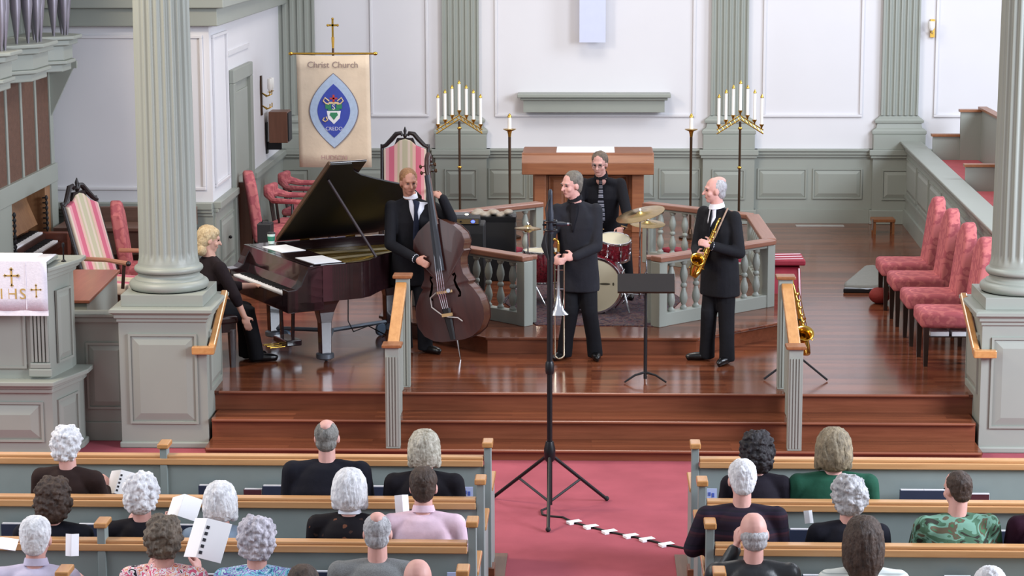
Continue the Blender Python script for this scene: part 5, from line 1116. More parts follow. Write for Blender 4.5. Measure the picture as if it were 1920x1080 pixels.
def hair_prims(style, c, F, s=1.0):
    mb = MB(); q = lambda x, y, z: c + F @ V((x, y, z)) * s; ELLS = []
    def E(p, r): ELLS.append((p, r)); mb.ell(q(*p), tuple(a * s for a in r), F)
    if style == 'short': E((0, -.028, .040), (.084, .096, .094)); E((0, -.045, .0), (.081, .070, .085)); E((0, -.058, -.035), (.070, .046, .060))
    elif style == 'crew': E((0, -.030, .034), (.080, .092, .090)); E((0, -.048, -.005), (.078, .062, .07)); E((0, -.055, -.04), (.066, .045, .05))
    elif style == 'curly': E((0, -.025, .035), (.106, .108, .104)); E((0, -.042, -.005), (.106, .085, .10)); E((0, -.05, -.05), (.092, .066, .075))
    elif style == 'bigcurly': E((0, -.03, .030), (.112, .115, .108)); E((0, -.045, -.03), (.118, .095, .11)); E((0, -.055, -.08), (.105, .075, .085))
    elif style == 'bob': E((0, -.025, .038), (.098, .104, .100)); E((0, -.04, -.01), (.104, .088, .10)); E((0, -.05, -.055), (.106, .070, .085)); mb.cap(q(.078, .0, .02), .03 * s, q(.084, .005, -.10), .03 * s); mb.cap(q(-.078, .0, .02), .03 * s, q(-.084, .005, -.10), .03 * s)
    elif style == 'long': E((0, -.025, .038), (.098, .106, .102)); E((0, -.042, -.02), (.106, .088, .11)); E((0, -.055, -.09), (.104, .068, .10)); E((0, -.065, -.15), (.080, .05, .075))
    elif style == 'fringe': E((0, -.031, -.012), (.0785, .0835, .050)); E((0, -.046, -.045), (.069, .056, .050))
    elif style == 'thin': E((0, -.036, .030), (.083, .084, .084)); E((0, -.055, -.035), (.072, .050, .058))
    elif style == 'pony': E((0, -.025, .040), (.088, .102, .096)); E((0, -.05, -.01), (.084, .075, .085)); E((0, -.075, -.055), (.060, .050, .05)); E((.03, -.060, -.112), (.055, .05, .055)); E((.0, .03, .07), (.07, .05, .045))
    LK = {'curly': 'c', 'bigcurly': 'c', 'bob': 'l', 'long': 'l', 'short': 's', 'crew': 's', 'pony': 's'}.get(style)
    if LK:
        ells = ELLS[:]; rg = random.Random(int(abs(c.x * 1000 + c.z * 77)))
        def surf(phi, z):
            best = 0; dx, dy = math.sin(phi), -math.cos(phi)       # phi 0 = back of the head
            for (cx, cy, cz), (a, b, d) in ells:
                h = 1 - ((z - cz) / d) ** 2
                if h <= 0: continue
                ox, oy = -cx, -.03 - cy; A = (dx / a) ** 2 + (dy / b) ** 2; B = 2 * (ox * dx / a / a + oy * dy / b / b); C = (ox / a) ** 2 + (oy / b) ** 2 - h
                D = B * B - 4 * A * C
                if D > 0: best = max(best, (-B + math.sqrt(D)) / 2 / A)
            return best
        P = lambda phi, z, k=0: q(math.sin(phi) * (surf(phi, z) + k), -.03 - math.cos(phi) * (surf(phi, z) + k), z)
        zlo = min(e[0][2] - e[1][2] for e in ells) + .012; zhi = max(e[0][2] + e[1][2] for e in ells)
        if LK == 'c':
            for i in range(90):
                phi = rg.uniform(-2.0, 2.0); z = zlo + (zhi - .004 - zlo) * rg.random() ** .8; r = rg.uniform(.012, .022) * s
                mb.ell(P(phi, z, -.004), (r, r, r * rg.uniform(.7, 1.1)), F, 8, 6)
        else:
            n = 46 if LK == 'l' else 34; w = .010 if LK == 'l' else .007
            for i in range(n):
                phi = -2.0 + 4.0 * (i + rg.random()) / n; z0 = zhi - rg.uniform(.008, .05); z1 = zlo + rg.uniform(0, .03) if LK == 'l' else max(zlo, z0 - rg.uniform(.06, .14))
                pts = [P(phi + .12 * math.sin(k * 1.3 + i), z0 + (z1 - z0) * k / 4, -.003) for k in range(5)]; rr = w * rg.uniform(.7, 1.25) * s
                mb.tube(pts, [rr * .7, rr, rr, rr, rr * .6], 6)
    return mb
def hand(mb, w, d, nrm, side, curl=40, s=1.0):
    d = V(d).normalized(); nrm = V(nrm); nrm = (nrm - d * nrm.dot(d)).normalized(); x = d.cross(nrm) * side   # x points to the thumb side
    F = MX((x, d, nrm)).transposed()
    mb.ell(w + d * .045 * s, (.040 * s, .050 * s, .016 * s), F)
    for i, L in enumerate((.070, .078, .074, .058)):
        root = w + d * .080 * s + x * (.027 - .018 * i) * s
        a = R(curl); d1 = d * math.cos(a) + nrm * math.sin(a); d2 = d * math.cos(1.9 * a) + nrm * math.sin(1.9 * a)
        p1 = root + d1 * L * .5 * s; p2 = p1 + d2 * L * .5 * s
        mb.cap(root, .0095 * s, p1, .009 * s, 8); mb.cap(p1, .009 * s, p2, .0075 * s, 8)
    r0 = w + d * .025 * s + x * .032 * s; p1 = r0 + (d * .6 + x * .7 + nrm * .3).normalized() * .038 * s; p2 = p1 + (d * .8 + x * .1 + nrm * .6).normalized() * .03 * s
    mb.cap(r0, .013 * s, p1, .011 * s, 8); mb.cap(p1, .011 * s, p2, .008 * s, 8)
def patch(name, rows, mat, parent, target, off=.005, k=4):
    """thin cloth piece laid on the garment: rows of (left, right) points, wrapped onto the target surface"""
    v = []; f = []
    for a, b in rows:
        a, b = V(a), V(b); v += [tuple(a.lerp(b, i / k)) for i in range(k + 1)]
    for j in range(len(rows) - 1):
        for i in range(k): f.append((j * (k + 1) + i, j * (k + 1) + i + 1, (j + 1) * (k + 1) + i + 1, (j + 1) * (k + 1) + i))
    o = ob(name, MB().add(v, f), mat, parent, True, 0, True)
    sw = o.modifiers.new('wrap', 'SHRINKWRAP'); sw.target = target; sw.wrap_method = 'NEAREST_SURFACEPOINT'; sw.wrap_mode = 'ABOVE_SURFACE'; sw.offset = off
    so = o.modifiers.new('thick', 'SOLIDIFY'); so.thickness = .004; so.offset = 1
    return o
def musician(label, base, J, skin, hair, hstyle, jacket, trousers, floor=PZ, bulk=1.0, sleeves='full', brow=None, nm='jacket'):
    t = thing('person', label, 'person', base)
    T = frame(J['tf']); c = J['chest']; p = J['pelvis']; hd = J['head']; F = frame(J['hf'], J.get('hup', V((0, 0, 1))))
    nk = J['neck']; b = bulk
    sk = MB(); head_prims(sk, hd, F); sk.cap(nk - V((0, 0, .05)), .062, hd + F @ V((0, -.015, -.06)), .056)
    if hstyle == 'thin': crown(sk, hd, F)
    sk.ell(c, (.15 * b, .09 * b, .20), T); sk.ell((c + p) / 2, (.14 * b, .09 * b, .2), T); sk.ell(p, (.14 * b, .10 * b, .12), T)
    for s in 'LR':
        k = -1 if s == 'L' else 1
        sk.cap(c + (J['sh' + s] - c) * .5 + V((0, 0, .05)), .05, J['sh' + s], .045); sk.cap(J['sh' + s], .045, J['el' + s], .036); sk.cap(J['el' + s], .038, J['wr' + s], .027)
        dd, nn, cu = J['hand' + s]; hand(sk, J['wr' + s], dd, nn, 1 if s == 'R' else -1, cu)
        sk.cap(p + T @ V((k * .08, 0, -.04)), .07, J['kn' + s], .05); sk.cap(J['kn' + s], .05, J['an' + s], .035); sk.cap(J['an' + s] + V((0, 0, -.03)), .028, J['an' + s] + V(J['toe' + s]) * .11 + V((0, 0, -.055)), .018)
    blob('body', sk, skin, t, .0075, 2)
    face_parts(t, hd, F, 1, brow)
    if hstyle: blob('hair', hair_prims(hstyle, hd, F), hair, t, .006, 2, .006, .015)
    jk = MB(); hem = .20 if nm == 'jacket' else .04
    torso(jk, [(p + V((0, 0, -hem)), .205 * b, .158 * b), (p + V((0, 0, -hem * .4)), .202 * b, .152 * b), (c.lerp(p, .55), .185 * b, .140 * b), (c, .192 * b, .140 * b), (c + V((0, 0, .09)), .175 * b, .122 * b), (c + V((0, 0, .17)), .12 * b, .085 * b), (nk + V((0, 0, -.035)), .072, .066)], T)
    for s in 'LR':
        jk.cap(J['sh' + s] + (c - J['sh' + s]) * .10, .060, nk.lerp(J['sh' + s], .30) + V((0, 0, -.035)), .046); jk.cap(J['sh' + s], .062, c + (J['sh' + s] - c) * .4, .09)
    for s in 'LR':
        jk.cap(J['sh' + s], .066, J['el' + s], .056)
        e = J['wr' + s] if sleeves == 'full' else J['el' + s].lerp(J['wr' + s], .35)
        jk.cap(J['el' + s], .056, J['el' + s].lerp(e, .93), .047)
    JK = blob(nm, jk, jacket, t, .011, 3)
    tz = MB(); tz.ell(p + V((0, 0, .0)), (.165 * b, .125 * b, .13), T)
    for s in 'LR':
        k = -1 if s == 'L' else 1
        tz.cap(p + T @ V((k * .085, 0, -.05)), .098 * b, J['kn' + s], .078); tz.tube([J['kn' + s] + V((0, 0, .05)), J['kn' + s], J['an' + s].lerp(J['kn' + s], .3), J['an' + s] + V((0, 0, -.065))], [.077, .078, .072, .076], 14)
    blob('trousers', tz, trousers, t, .012, 5)
    for s in 'LR':
        d = V(J['toe' + s]).normalized(); fl = J['an' + s].copy(); fl.z = floor if 'fz' not in J else J['fz']; Ft = frame(d)
        m = MB(); m.ell(fl + d * .075 + V((0, 0, .040)), (.046, .135, .040), Ft); m.ell(fl + d * .0 + V((0, 0, .055)), (.042, .06, .055), Ft); m.cap(fl + d * .02 + V((0, 0, .016)), .016, fl + d * .18 + V((0, 0, .016)), .016); blob('shoe', m, SHOE, t, .008, 2)
    return t, JK, T, F
def collar(t, nk, F, mat, r=.062, tilt=0):
    m = MB(); pts = [nk + F @ V((r * math.cos(a), r * math.sin(a) * .95 + .008, .012 - .012 * math.sin(a))) for a in np.linspace(0, 2 * PI, 21)[:-1]]
    rings = []
    for q in pts:
        rad = (q - nk).normalized(); rings.append([tuple(q + V((0, 0, h)) + rad * w) for h, w in ((-.028, .010), (.018, -.002), (.018, -.008), (-.028, .002))])
    m.loft(rings, None, False, True); return ob('collar', m, mat, t, True, 0, True)
def shirt_front(t, JK, nk, c, T, white, tie, wtop=.055, drop=.30, off=.004):
    q = lambda x, y, z: c + T @ V((x, y, z)); up = nk.z - c.z
    rows = [(q(-wtop * (1 - u) - .004, .16, up - .01 - drop * u), q(wtop * (1 - u) + .004, .16, up - .01 - drop * u)) for u in np.linspace(0, 1, 10)]
    patch('shirt_front', rows, white, t, JK, off)
    if tie:
        rows = [(q(-w, .18, up - .01 - z_), q(w, .18, up - .01 - z_)) for w, z_ in ((.016, 0), (.020, .02), (.014, .045), (.020, .12), (.028, .22), (.034, .34), (.036, .40), (.004, .45))]
        patch('tie', rows, tie, t, JK, off + .007, 3)

# ---- double bass player
hd = V((-1.745, 20.93, 2.16)); 
J = dict(head=hd, hf=facing(200, -8), neck=V((-1.735, 20.98, 2.03)), chest=V((-1.71, 21.0, 1.78)), pelvis=V((-1.74, 21.02, 1.36)), tf=facing(195),
         shR=V((-1.915, 20.95, 1.92)), shL=V((-1.535, 20.96, 1.92)), elR=V((-1.92, 20.80, 1.58)), wrR=V((-1.655, 20.55, 1.475)), elL=V((-1.335, 20.82, 1.82)), wrL=V((-1.42, 20.76, 2.03)),
         handR=(V((.85, -.1, -.5)), V((.2, .9, -.3)), 30), handL=(V((-.8, -.05, .45)), V((-.3, .5, -.6)), 50),
         hipR=0, hipL=0, knR=V((-1.82, 20.96, .98)), knL=V((-1.62, 20.92, .98)), anR=V((-1.80, 21.0, PZ + .09)), anL=V((-1.60, 20.92, PZ + .09)), toeR=(-.5, -.85, 0), toeL=(.75, -.6, 0))
for k_ in ('head', 'neck', 'chest', 'pelvis', 'shR', 'shL', 'elR', 'knR', 'knL', 'anR', 'anL'): J[k_] = J[k_] + V((0, -.05, 0))
t, JK, T, F = musician('person in black suit and dark tie playing the double bass', (-1.72, 20.95, PZ), J, SK3, H['ginger'], 'short', SUIT, TROU, brow=H['ginger'])
collar(t, J['neck'] + V((0, 0, -.005)), T, WSH); shirt_front(t, JK, J['neck'], J['chest'], T, WSH, cloth('navy_tie', '#23283a'), .085, .30)
for s, a in (('R', .80), ('L', .72)): ob('shirt_cuff', MB().tube([J['el' + s].lerp(J['wr' + s], a), J['el' + s].lerp(J['wr' + s], a + .18)], [.045, .043], 12), WSH, t, True, 0, True)
# ---- trombonist
hd = V((-.195, 20.50, 2.185))
J = dict(head=hd, hf=facing(128, -6), neck=V((-.155, 20.54, 2.055)), chest=V((-.145, 20.56, 1.79)), pelvis=V((-.125, 20.60, 1.37)), tf=facing(165),
         shR=V((-.325, 20.55, 1.94)), shL=V((.035, 20.57, 1.94)), elR=V((-.42, 20.45, 1.62)), wrR=V((-.36, 20.28, 1.50)), elL=V((.045, 20.44, 1.61)), wrL=V((-.165, 20.29, 1.535)),
         handR=(V((.6, -.5, .05)), V((.6, .6, 0)), 55), handL=(V((-.95, -.25, .05)), V((-.2, .9, -.2)), 58),
         knR=V((-.20, 20.56, .97)), knL=V((-.02, 20.54, .97)), anR=V((-.26, 20.62, PZ + .09)), anL=V((.035, 20.62, PZ + .09)), toeR=(-.5, -.85, 0), toeL=(.1, -1, 0))
t, JK, T, F = musician('person in charcoal jacket and black shirt holding a trombone', (-.12, 20.6, PZ), J, SK2, H['saltpepper'], 'short', SUIT2, TROU, brow=H['grey'], bulk=.98)
collar(t, J['neck'] + V((0, 0, .0)), F, SHIRTB, .066); shirt_front(t, JK, J['neck'], J['chest'], T, SHIRTB, None, .06, .30)
# ---- saxophonist, in profile to the left
hd = V((1.135, 20.45, 2.145))
J = dict(head=hd, hf=facing(98, -2), neck=V((1.165, 20.46, 2.01)), chest=V((1.195, 20.48, 1.76)), pelvis=V((1.20, 20.50, 1.35)), tf=facing(128),
         shR=V((1.05, 20.64, 1.91)), shL=V((1.315, 20.36, 1.90)), elR=V((.98, 20.55, 1.58)), wrR=V((.98, 20.30, 1.55)), elL=V((1.365, 20.28, 1.58)), wrL=V((1.10, 20.20, 1.66)),
         handR=(V((.0, -.9, .2)), V((.7, -.3, 0)), 50), handL=(V((-.85, -.15, .35)), V((-.1, .9, -.3)), 45),
         knR=V((1.10, 20.50, .96)), knL=V((1.26, 20.42, .96)), anR=V((1.09, 20.57, PZ + .09)), anL=V((1.27, 20.40, PZ + .09)), toeR=(-.95, -.1, 0), toeL=(-.45, -.85, 0))
t, JK, T, F = musician('person in black suit with white collar playing the saxophone', (1.18, 20.48, PZ), J, SK2, H['silver'], 'thin', SUIT, TROU, bulk=1.0, brow=H['grey'])
collar(t, J['neck'] + V((0, 0, -.012)), T, WSH, .068); shirt_front(t, JK, J['neck'], J['chest'], T, WSH, cloth('black_tie', '#121218'), .085, .22)
ob('neck_strap', MB().tube([J['neck'] + V((.09, -.10, -.02)), V((1.13, 20.29, 1.72)), V((1.06, 20.24, 1.62))], .008, 6), plain('tan_strap', '#a58a78', .8), t, True, 0, True)
ob('shirt_cuff', MB().tube([J['elL'].lerp(J['wrL'], .80), J['elL'].lerp(J['wrL'], .98)], [.045, .043], 12), WSH, t, True, 0, True)
# ---- drummer, seated behind the kit
hd = V((.075, 23.12, 2.075))
J = dict(head=hd, hf=facing(165, -10), neck=V((.095, 23.18, 1.95)), chest=V((.10, 23.26, 1.70)), pelvis=V((.10, 23.38, 1.33)), tf=facing(176),
         shR=V((-.095, 23.24, 1.85)), shL=V((.295, 23.24, 1.85)), elR=V((-.17, 23.08, 1.56)), wrR=V((-.05, 22.92, 1.42)), elL=V((.37, 23.08, 1.54)), wrL=V((.30, 22.82, 1.44)),
         handR=(V((.3, -.9, -.1)), V((0, -.2, -1)), 55), handL=(V((-.1, -.95, -.05)), V((0, -.2, -1)), 55),
         knR=V((-.15, 22.98, 1.20)), knL=V((.34, 22.98, 1.20)), anR=V((-.12, 22.92, FP + .09)), anL=V((.38, 22.98, FP + .09)), toeR=(-.1, -1, 0), toeL=(.2, -1, 0))
t, JK, T, F = musician('person in black shirt and patterned grey tie seated at the drums', (.1, 23.35, FP), J, SK2, H['greybrown'], 'short', SHIRTB, TROU, FP, 1.0, nm='shirt', brow=H['grey'])
collar(t, J['neck'], F, SHIRTB, .066)
tm = stripes('striped_tie', [(0, '#23252f'), (.35, '#9b9aa4'), (.5, '#6b6b78'), (.75, '#9b9aa4')], .05, 'z')
q = lambda x, y, z: J['chest'] + T @ V((x, y, z))
patch('tie', [(q(-w, .2, .22 - z_), q(w, .2, .22 - z_)) for w, z_ in ((.020, 0), (.026, .03), (.020, .06), (.028, .16), (.040, .30), (.05, .42), (.052, .48), (.006, .54))], tm, t, JK, .006, 3)
m = MB()
for k in (-1, 1): m.tube([hd + F @ V((k * .031 + .022 * math.cos(a), .094, .003 + .016 * math.sin(a))) for a in np.linspace(0, 2 * PI, 11)], .0022, 5); m.tube([hd + F @ V((k * .055, .09, .005)), hd + F @ V((k * .08, .0, .0))], .002, 5)
ob('glasses', m, plain('glasses_frame', '#55504e', .3, .6), t, True, 0, True)
for s in (0,): 
    o = ob('drumstick', MB().tube([(-.06, 22.95, 1.44), (.12, 22.52, 1.47)], [.007, .005], 6), plain('hickory', '#b08a5c', .5), None, True); tag(o, 'wooden drumstick reaching from the drummer towards the bass drum', 'drumstick', 'drumsticks')
    o = ob('drumstick', MB().tube([(.30, 22.84, 1.46), (.36, 22.45, 1.50)], [.007, .005], 6), MATS['hickory'], None, True); tag(o, 'wooden drumstick in the hand of the drummer beside the ride cymbal', 'drumstick', 'drumsticks')
# ---- pianist, seated in profile
TOPB = cloth('dark_plum_top', '#1b1216')
hd = V((-3.555, 20.26, 1.70))
J = dict(head=hd, hf=facing(-72, -12), neck=V((-3.565, 20.27, 1.575)), chest=V((-3.56, 20.27, 1.31)), pelvis=V((-3.66, 20.31, 1.06)), tf=facing(-62),
         shR=V((-3.435, 20.07, 1.46)), shL=V((-3.60, 20.46, 1.46)), elR=V((-3.29, 20.0, 1.21)), wrR=V((-3.215, 20.04, 1.01)), elL=V((-3.42, 20.58, 1.20)), wrL=V((-3.20, 20.62, 1.20)),
         handR=(V((.3, .1, -.95)), V((-.2, .9, 0)), 18), handL=(V((.9, .3, -.1)), V((0, 0, -1)), 25),
         knR=V((-3.24, 20.36, .99)), knL=V((-3.30, 20.55, .99)), anR=V((-3.16, 20.38, PZ + .09)), anL=V((-3.28, 20.52, PZ + .09)), toeR=(.9, .25, 0), toeL=(.85, .5, 0))
t, JK, T, F = musician('person with blonde ponytail in a dark top seated at the piano', (-3.6, 20.3, PZ), J, SK1, H['blond'], 'pony', TOPB, TROU, PZ, 1.32, 'short', nm='top')
m = MB(); m.lathe([(.03, -.012), (.036, 0), (.03, .012)], 12, MX.Translation(hd + F @ V((.02, -.068, -.078))) @ rotm('X', 30)); ob('hair_band', m, BLACKP, t, True, 0, True)

# ================================================================== CONGREGATION (seen from behind)
def sitter(label, x, row, z, hair, hstyle, top, w=.19, skin=SK2, yaw=0, pitch=-12, hs=1.0, arms='lap', fat=1.0, col=None, lean=0, disp=.012, dsc=.02, hx=0):
    yb = 15.06 - row; y = yb + .19; sz = NF + .44
    t = thing('person', label, 'person', (x, y, sz))
    hd = V((x + hx, yb + .25, z)); F = frame(facing(yaw, pitch)); T = frame(facing(lean))
    nk = V((x + hx * .5, yb + .215, z - .125)); sh = z - .212; c = V((x, yb + .195, sh - .12)); p = V((x, yb + .21, sz + .10))
    shp = {s: V((x, yb + .195, sh)) + T @ V((k * w, 0, -.01)) for s, k in (('L', -1), ('R', 1))}
    A = {}
    for s, k in (('L', -1), ('R', 1)):
        mode = arms if isinstance(arms, str) else arms[s]
        if mode == 'lap': el, wr = shp[s] + V((k * .035, .03, -.25)), V((x + k * .10, y + .33, sz + .18))
        elif mode == 'read': el, wr = shp[s] + V((k * .03, .06, -.22)), V((x + k * .14, y + .28, sh - .06))
        elif mode == 'show': el, wr = shp[s] + V((k * .05, .05, -.22)), V((x + k * .21, y + .20, sh - .13))
        elif mode == 'over': el, wr = shp[s] + V((k * .085, -.01, -.20)), V((x + k * .14, y + .30, sh - .26))
        elif mode == 'cheek': el, wr = shp[s] + V((k * .04, .12, -.18)), V((x + hx + k * .085, y + .16, z - .10))
        A[s] = (el, wr, mode)
    sk = MB(); head_prims(sk, hd, F, hs); sk.cap(nk - V((0, 0, .05)), .060, hd + F @ V((0, -.015, -.06)), .056)
    if hstyle == 'thin': crown(sk, hd, F, hs)
    sk.ell(c, (w * .85, .10, .18), T); sk.ell(p, (.15, .12, .14), T)
    for s, k in (('L', -1), ('R', 1)):
        el, wr, mode = A[s]; sk.cap(c + (shp[s] - c) * .5, .05, shp[s], .045); sk.cap(shp[s], .044, el, .036); sk.cap(el, .036, wr, .026)
        dd = V((0, .3, .95)) if mode == 'cheek' else (V((0, .6, .5)) if mode in ('read', 'show') else V((-k * .3, .9, -.1)))
        if mode == 'over': dd = V((.4, .8, -.2))
        hand(sk, wr, dd, V((-k * .8, .2, -.3)), 1 if s == 'R' else -1, 45)
        kn = V((x + k * .11, y + .42, sz + .07)); sk.cap(p + V((k * .08, 0, -.02)), .075, kn, .055); an = V((x + k * .11, y + .44, NF + .09)); sk.cap(kn, .055, an, .04); sk.cap(an, .035, an + V((0, .13, -.04)), .03)
    blob('body', sk, skin, t, .010, 2)
    face_parts(t, hd, F, hs)
    blob('hair', hair_prims(hstyle, hd, F, hs), H[hair], t, .006, 1, disp * .6, dsc * .6)
    jk = MB(); torso(jk, [(p + V((0, 0, -.08)), w * fat * 1.02, .15 * fat), (p.lerp(c, .4), w * fat, .15 * fat), (c, w * fat * .98, .135 * fat), (c + V((0, 0, .09)), w * fat * .86, .115), (c + V((0, 0, .15)), w * .6, .085), (nk + V((0, 0, -.03)), .070, .064)], T)
    for s in 'LR': jk.cap(shp[s] * .92 + V((x, yb + .195, sh)) * .08, .066, nk.lerp(shp[s], .30) + V((0, 0, -.035)), .052)
    for s in 'LR':
        el, wr, mode = A[s]; jk.cap(shp[s], .068 * fat, el, .058 * fat); jk.cap(el, .058 * fat, el.lerp(wr, .9), .042)
    o = blob('top', jk, top, t, .011, 5)
    tz = MB(); tz.ell(p + V((0, .02, -.02)), (w * .9, .13, .10))
    for k in (-1, 1): kn = V((x + k * .11, y + .42, sz + .07)); tz.cap(p + V((k * .08, 0, -.02)), .09, kn, .07); tz.cap(kn, .07, V((x + k * .11, y + .44, NF + .1)), .055)
    blob('trousers', tz, TROU, t, .016, 3)
    for k in (-1, 1): m = MB(); m.ell((x + k * .11, y + .50, NF + .055), (.045, .13, .042)); ob('shoe', m, SHOE, t, True, 0, True)
    if col: collar(t, nk + V((0, 0, -.012)), frame(facing(yaw)), col, .066)
    return t, hd, A, o
DBR = cloth('dark_brown_jacket', '#2a1c1a'); NVY = cloth('midnight_navy_knit', '#15151f'); BLK = cloth('black_knit', '#141118'); PRP = cloth('black_plum_cardigan', '#1b1620'); GRN = cloth('bottle_green_knit', '#1f4d3c')
GRB = cloth('pale_blue_grey_knit', '#7f8ea0'); PNK = cloth('pale_pink_turtleneck', '#d9bccb'); LAV = cloth('pale_lavender_top', '#c4bcd2'); TWD = plain('grey_tweed', '#77797a', .9, var=.14, scale=120, bump=.4, bscale=200); LEA = plain('black_leather_jacket', '#1b1d22', .42, var=.2, scale=8, bump=.5, bscale=14); MRN = cloth('dark_maroon_knit', '#2a0c1e')
DOT = cells('black_cardigan_with_specks', [(0, '#141016'), (.92, '#3a2824'), (.96, '#6a4232')], 48); 
m_ = DOT.node_tree
for nd in m_.nodes:
    if nd.bl_idname == 'ShaderNodeMath': nd.inputs[1].default_value = 2.0
FLO = blotch('white_blouse_pink_orange_flowers', [(0, '#2a2433'), (.33, '#e9dfe4'), (.41, '#d4607e'), (.47, '#e9dfe4'), (.54, '#e2835f'), (.59, '#efd0c4'), (.66, '#d4607e'), (.70, '#2a2433')], 17, .8, 1.6, 1)
FLB = blotch('aqua_blouse_violet_flowers', [(0, '#3f6f98'), (.34, '#7fd0d8'), (.42, '#7a68b8'), (.48, '#b9e4e8'), (.54, '#a6a3dc'), (.60, '#6a4fa0'), (.66, '#7fd0d8')], 22, .8, 1.4, 1)
CAMO = blotch('woodland_camouflage', [(0, '#2b2a22'), (.38, '#456550'), (.47, '#6a9180'), (.56, '#5a5040'), (.64, '#3d6a4a'), (.74, '#7a5a50')], 7, .85, 1.2)
PLD = stripes('dark_plum_plaid', [(0, '#221726'), (.45, '#2c1a24'), (.6, '#3a1f2a'), (.72, '#221a2a'), (.9, '#1a1622')], .11, 'z')
STR = stripes('cream_ribbed_sweater', [(0, '#d9dfdc'), (.78, '#b0bab8')], .028, 'z')
_, hd1, A1, _o = sitter('white-haired person in a dark brown jacket holding a printed programme, behind the front screen', -3.50, 1, 1.215, 'white', 'curly', DBR, .19, yaw=-18, arms={'L': 'lap', 'R': 'show'}, disp=.018, dsc=.035, lean=-10, hs=.95)
sitter('stout balding person in a midnight navy sweater behind the front screen', -1.76, 1, 1.275, 'grey', 'thin', NVY, .225, fat=1.12, pitch=-4)
sitter('person with grey-blonde bob and black sweater beside the stout balding person', -1.11, 1, 1.20, 'greyblond', 'bob', BLK, .20, fat=1.05, hs=1.0, dsc=.025, disp=.018)
sitter('person with dark curly hair in a black plum cardigan by the aisle', 1.09, 1, 1.205, 'dark', 'bigcurly', PRP, .17, disp=.022, dsc=.03, yaw=8, hs=.97)
sitter('person with smooth ash-blonde bob in a bottle green sweater', 1.60, 1, 1.215, 'ashblond', 'bob', GRN, .23, hs=1.12, disp=.006, fat=1.05)
sitter('person with bushy brown hair in a black top beside the hymnals', -3.36, 2, 1.12, 'brown', 'bigcurly', NVY, .19, disp=.016, dsc=.03)
_, hd7, A7, _o = sitter('person with white curls in a black sweater reading a paper', -2.80, 2, 1.145, 'white', 'curly', BLK, .185, disp=.022, dsc=.03, arms='read', yaw=-8, hs=1.02)
sitter('person with white bob in a pale blue-grey sweater', -2.31, 2, 1.105, 'white', 'bob', GRB, .185, disp=.012, hs=.98, pitch=-16)
sitter('person with straight white bob in a black speckled cardigan with white collar', -1.50, 2, 1.19, 'white', 'bob', DOT, .205, disp=.006, hs=1.02, col=WSH, lean=-6)
sitter('person with short brown hair in a pale pink turtleneck at the pew end', -1.04, 2, 1.205, 'brown', 'short', PNK, .20, disp=.008, hs=1.02, col=PNK, arms={'L': 'show', 'R': 'lap'})
sitter('white-haired person in a dark plum plaid jacket, arm resting on the pew end', .93, 2, 1.265, 'white', 'short', PLD, .215, arms={'L': 'over', 'R': 'lap'}, fat=1.05, yaw=6, hs=1.02)
_, hd12, A12, _o = sitter('person with silver curls in a black jacket raising one hand', 1.59, 2, 1.165, 'silver', 'curly', NVY, .19, disp=.022, dsc=.03, arms={'L': 'show', 'R': 'lap'}, yaw=6)
sitter('person with cropped dark hair in a green camouflage jacket', 2.25, 2, 1.215, 'brown', 'crew', CAMO, .20, yaw=28, arms='show', fat=1.12, lean=8, hs=.95)
sitter('person in a dark maroon sweater at the pew beyond the camouflage jacket', 2.82, 2, 1.22, 'brown', 'short', MRN, .20)
_, hd15, A15, _o = sitter('white-haired person in a pale lavender top holding a folded white paper', -3.22, 3, 1.15, 'white', 'short', LAV, .20, arms={'L': 'lap', 'R': 'show'}, disp=.012, hs=1.06, col=LAV)
_, hd16, A16, _o = sitter('person with grey-brown curls in a pink and orange flowered blouse reading', -2.47, 3, 1.16, 'greybrown', 'curly', FLO, .195, disp=.022, dsc=.03, arms='read', hs=1.0)
sitter('person with lilac-white curls in an aqua and violet flowered blouse', -1.93, 3, 1.155, 'lilac', 'curly', FLB, .19, disp=.026, dsc=.03, hs=1.0)
sitter('balding grey-haired person in a grey tweed jacket', -1.23, 3, 1.20, 'silver', 'thin', TWD, .22, hs=1.0, fat=1.05)
sitter('bald person in a black leather jacket with a hand at the cheek', .93, 3, 1.21, 'silver', 'fringe', LEA, .205, arms={'L': 'cheek', 'R': 'lap'}, hs=1.05, fat=1.05, yaw=8)
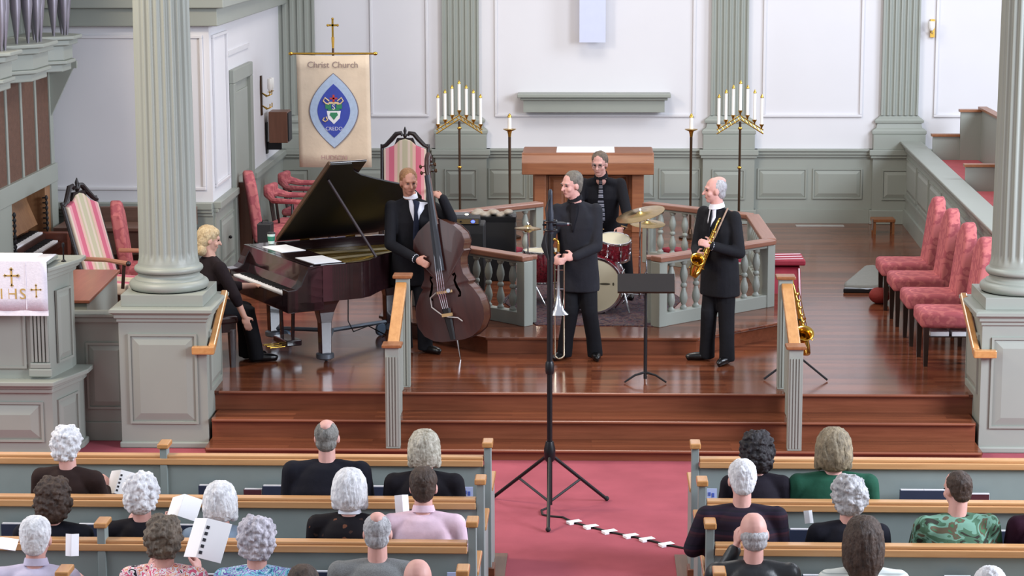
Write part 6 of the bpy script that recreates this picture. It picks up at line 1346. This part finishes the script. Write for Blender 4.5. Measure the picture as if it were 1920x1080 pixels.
sitter('person with long brown hair in a cream ribbed sweater', 1.56, 3, 1.175, 'brown', 'long', STR, .20, hs=1.10, disp=.008, yaw=-6)
sitter('person at the outer pew end holding a pale leaflet', -3.78, 3, 1.10, 'brown', 'short', PNK, .19, arms={'L': 'lap', 'R': 'show'})
sitter('person with glossy brown hair in the third pew', -1.53, 4, 1.185, 'brown', 'short', DBR, .19, disp=.004)
sitter('bald pink-headed person in the third pew beside the tweed jacket', -.92, 4, 1.225, 'silver', 'fringe', NVY, .21, hs=1.02)
sitter('white-haired person in the third pew on the saxophone side', 2.10, 4, 1.205, 'white', 'short', GRB, .20)
# papers in hands
PRN = plain('faint_print', '#8a8a94', .8)
def leaflet(label, c, w, h, rx, rz, fold=25, marks=True):
    t = thing('programme', label, 'leaflet', c, R(rz)); 
    Mx = rotm('X', rx)
    for s in (-1, 1):
        o = ob('page', MB().box(min(0, s * w), max(0, s * w), -.002, .002, -h / 2, h / 2, Mx @ rotm('Z', s * fold)), PAPER, t)
        if marks and s > 0:
            m = MB()
            for i in range(5): m.box(s * w * .05, s * w * .05 + h * .08, -.004, -.002, -h * .40 + i * h * .16, -h * .40 + h * .08 + i * h * .16, Mx @ rotm('Z', s * fold))
            ob('print', m, plain('black_print', '#26262f', .7), o)
leaflet('printed white programme in the hand of the brown-jacketed person', (-3.20, 14.42, .93), .11, .17, -35, -20)
leaflet('white paper held up by the person with white curls', (-2.60, 13.52, 1.02), .12, .16, -45, -15, 30, False)
leaflet('large open white programme held by the flowered blouse reader', (-2.29, 12.52, 1.10), .15, .24, -30, -28)
leaflet('folded white paper held by the person in lavender', (-3.06, 12.48, 1.06), .05, .13, -12, 0, 40, False)
leaflet('small white leaflet beside the pale pink turtleneck', (-1.19, 13.50, 1.04), .05, .12, -20, 15, 30, False)
leaflet('pale leaflet near the outer pew end', (-3.50, 12.55, 1.05), .10, .10, -65, 0, 10, False)
leaflet('small white card held by the person with silver curls', (1.36, 13.42, 1.00), .03, .08, -20, 20, 20, False)
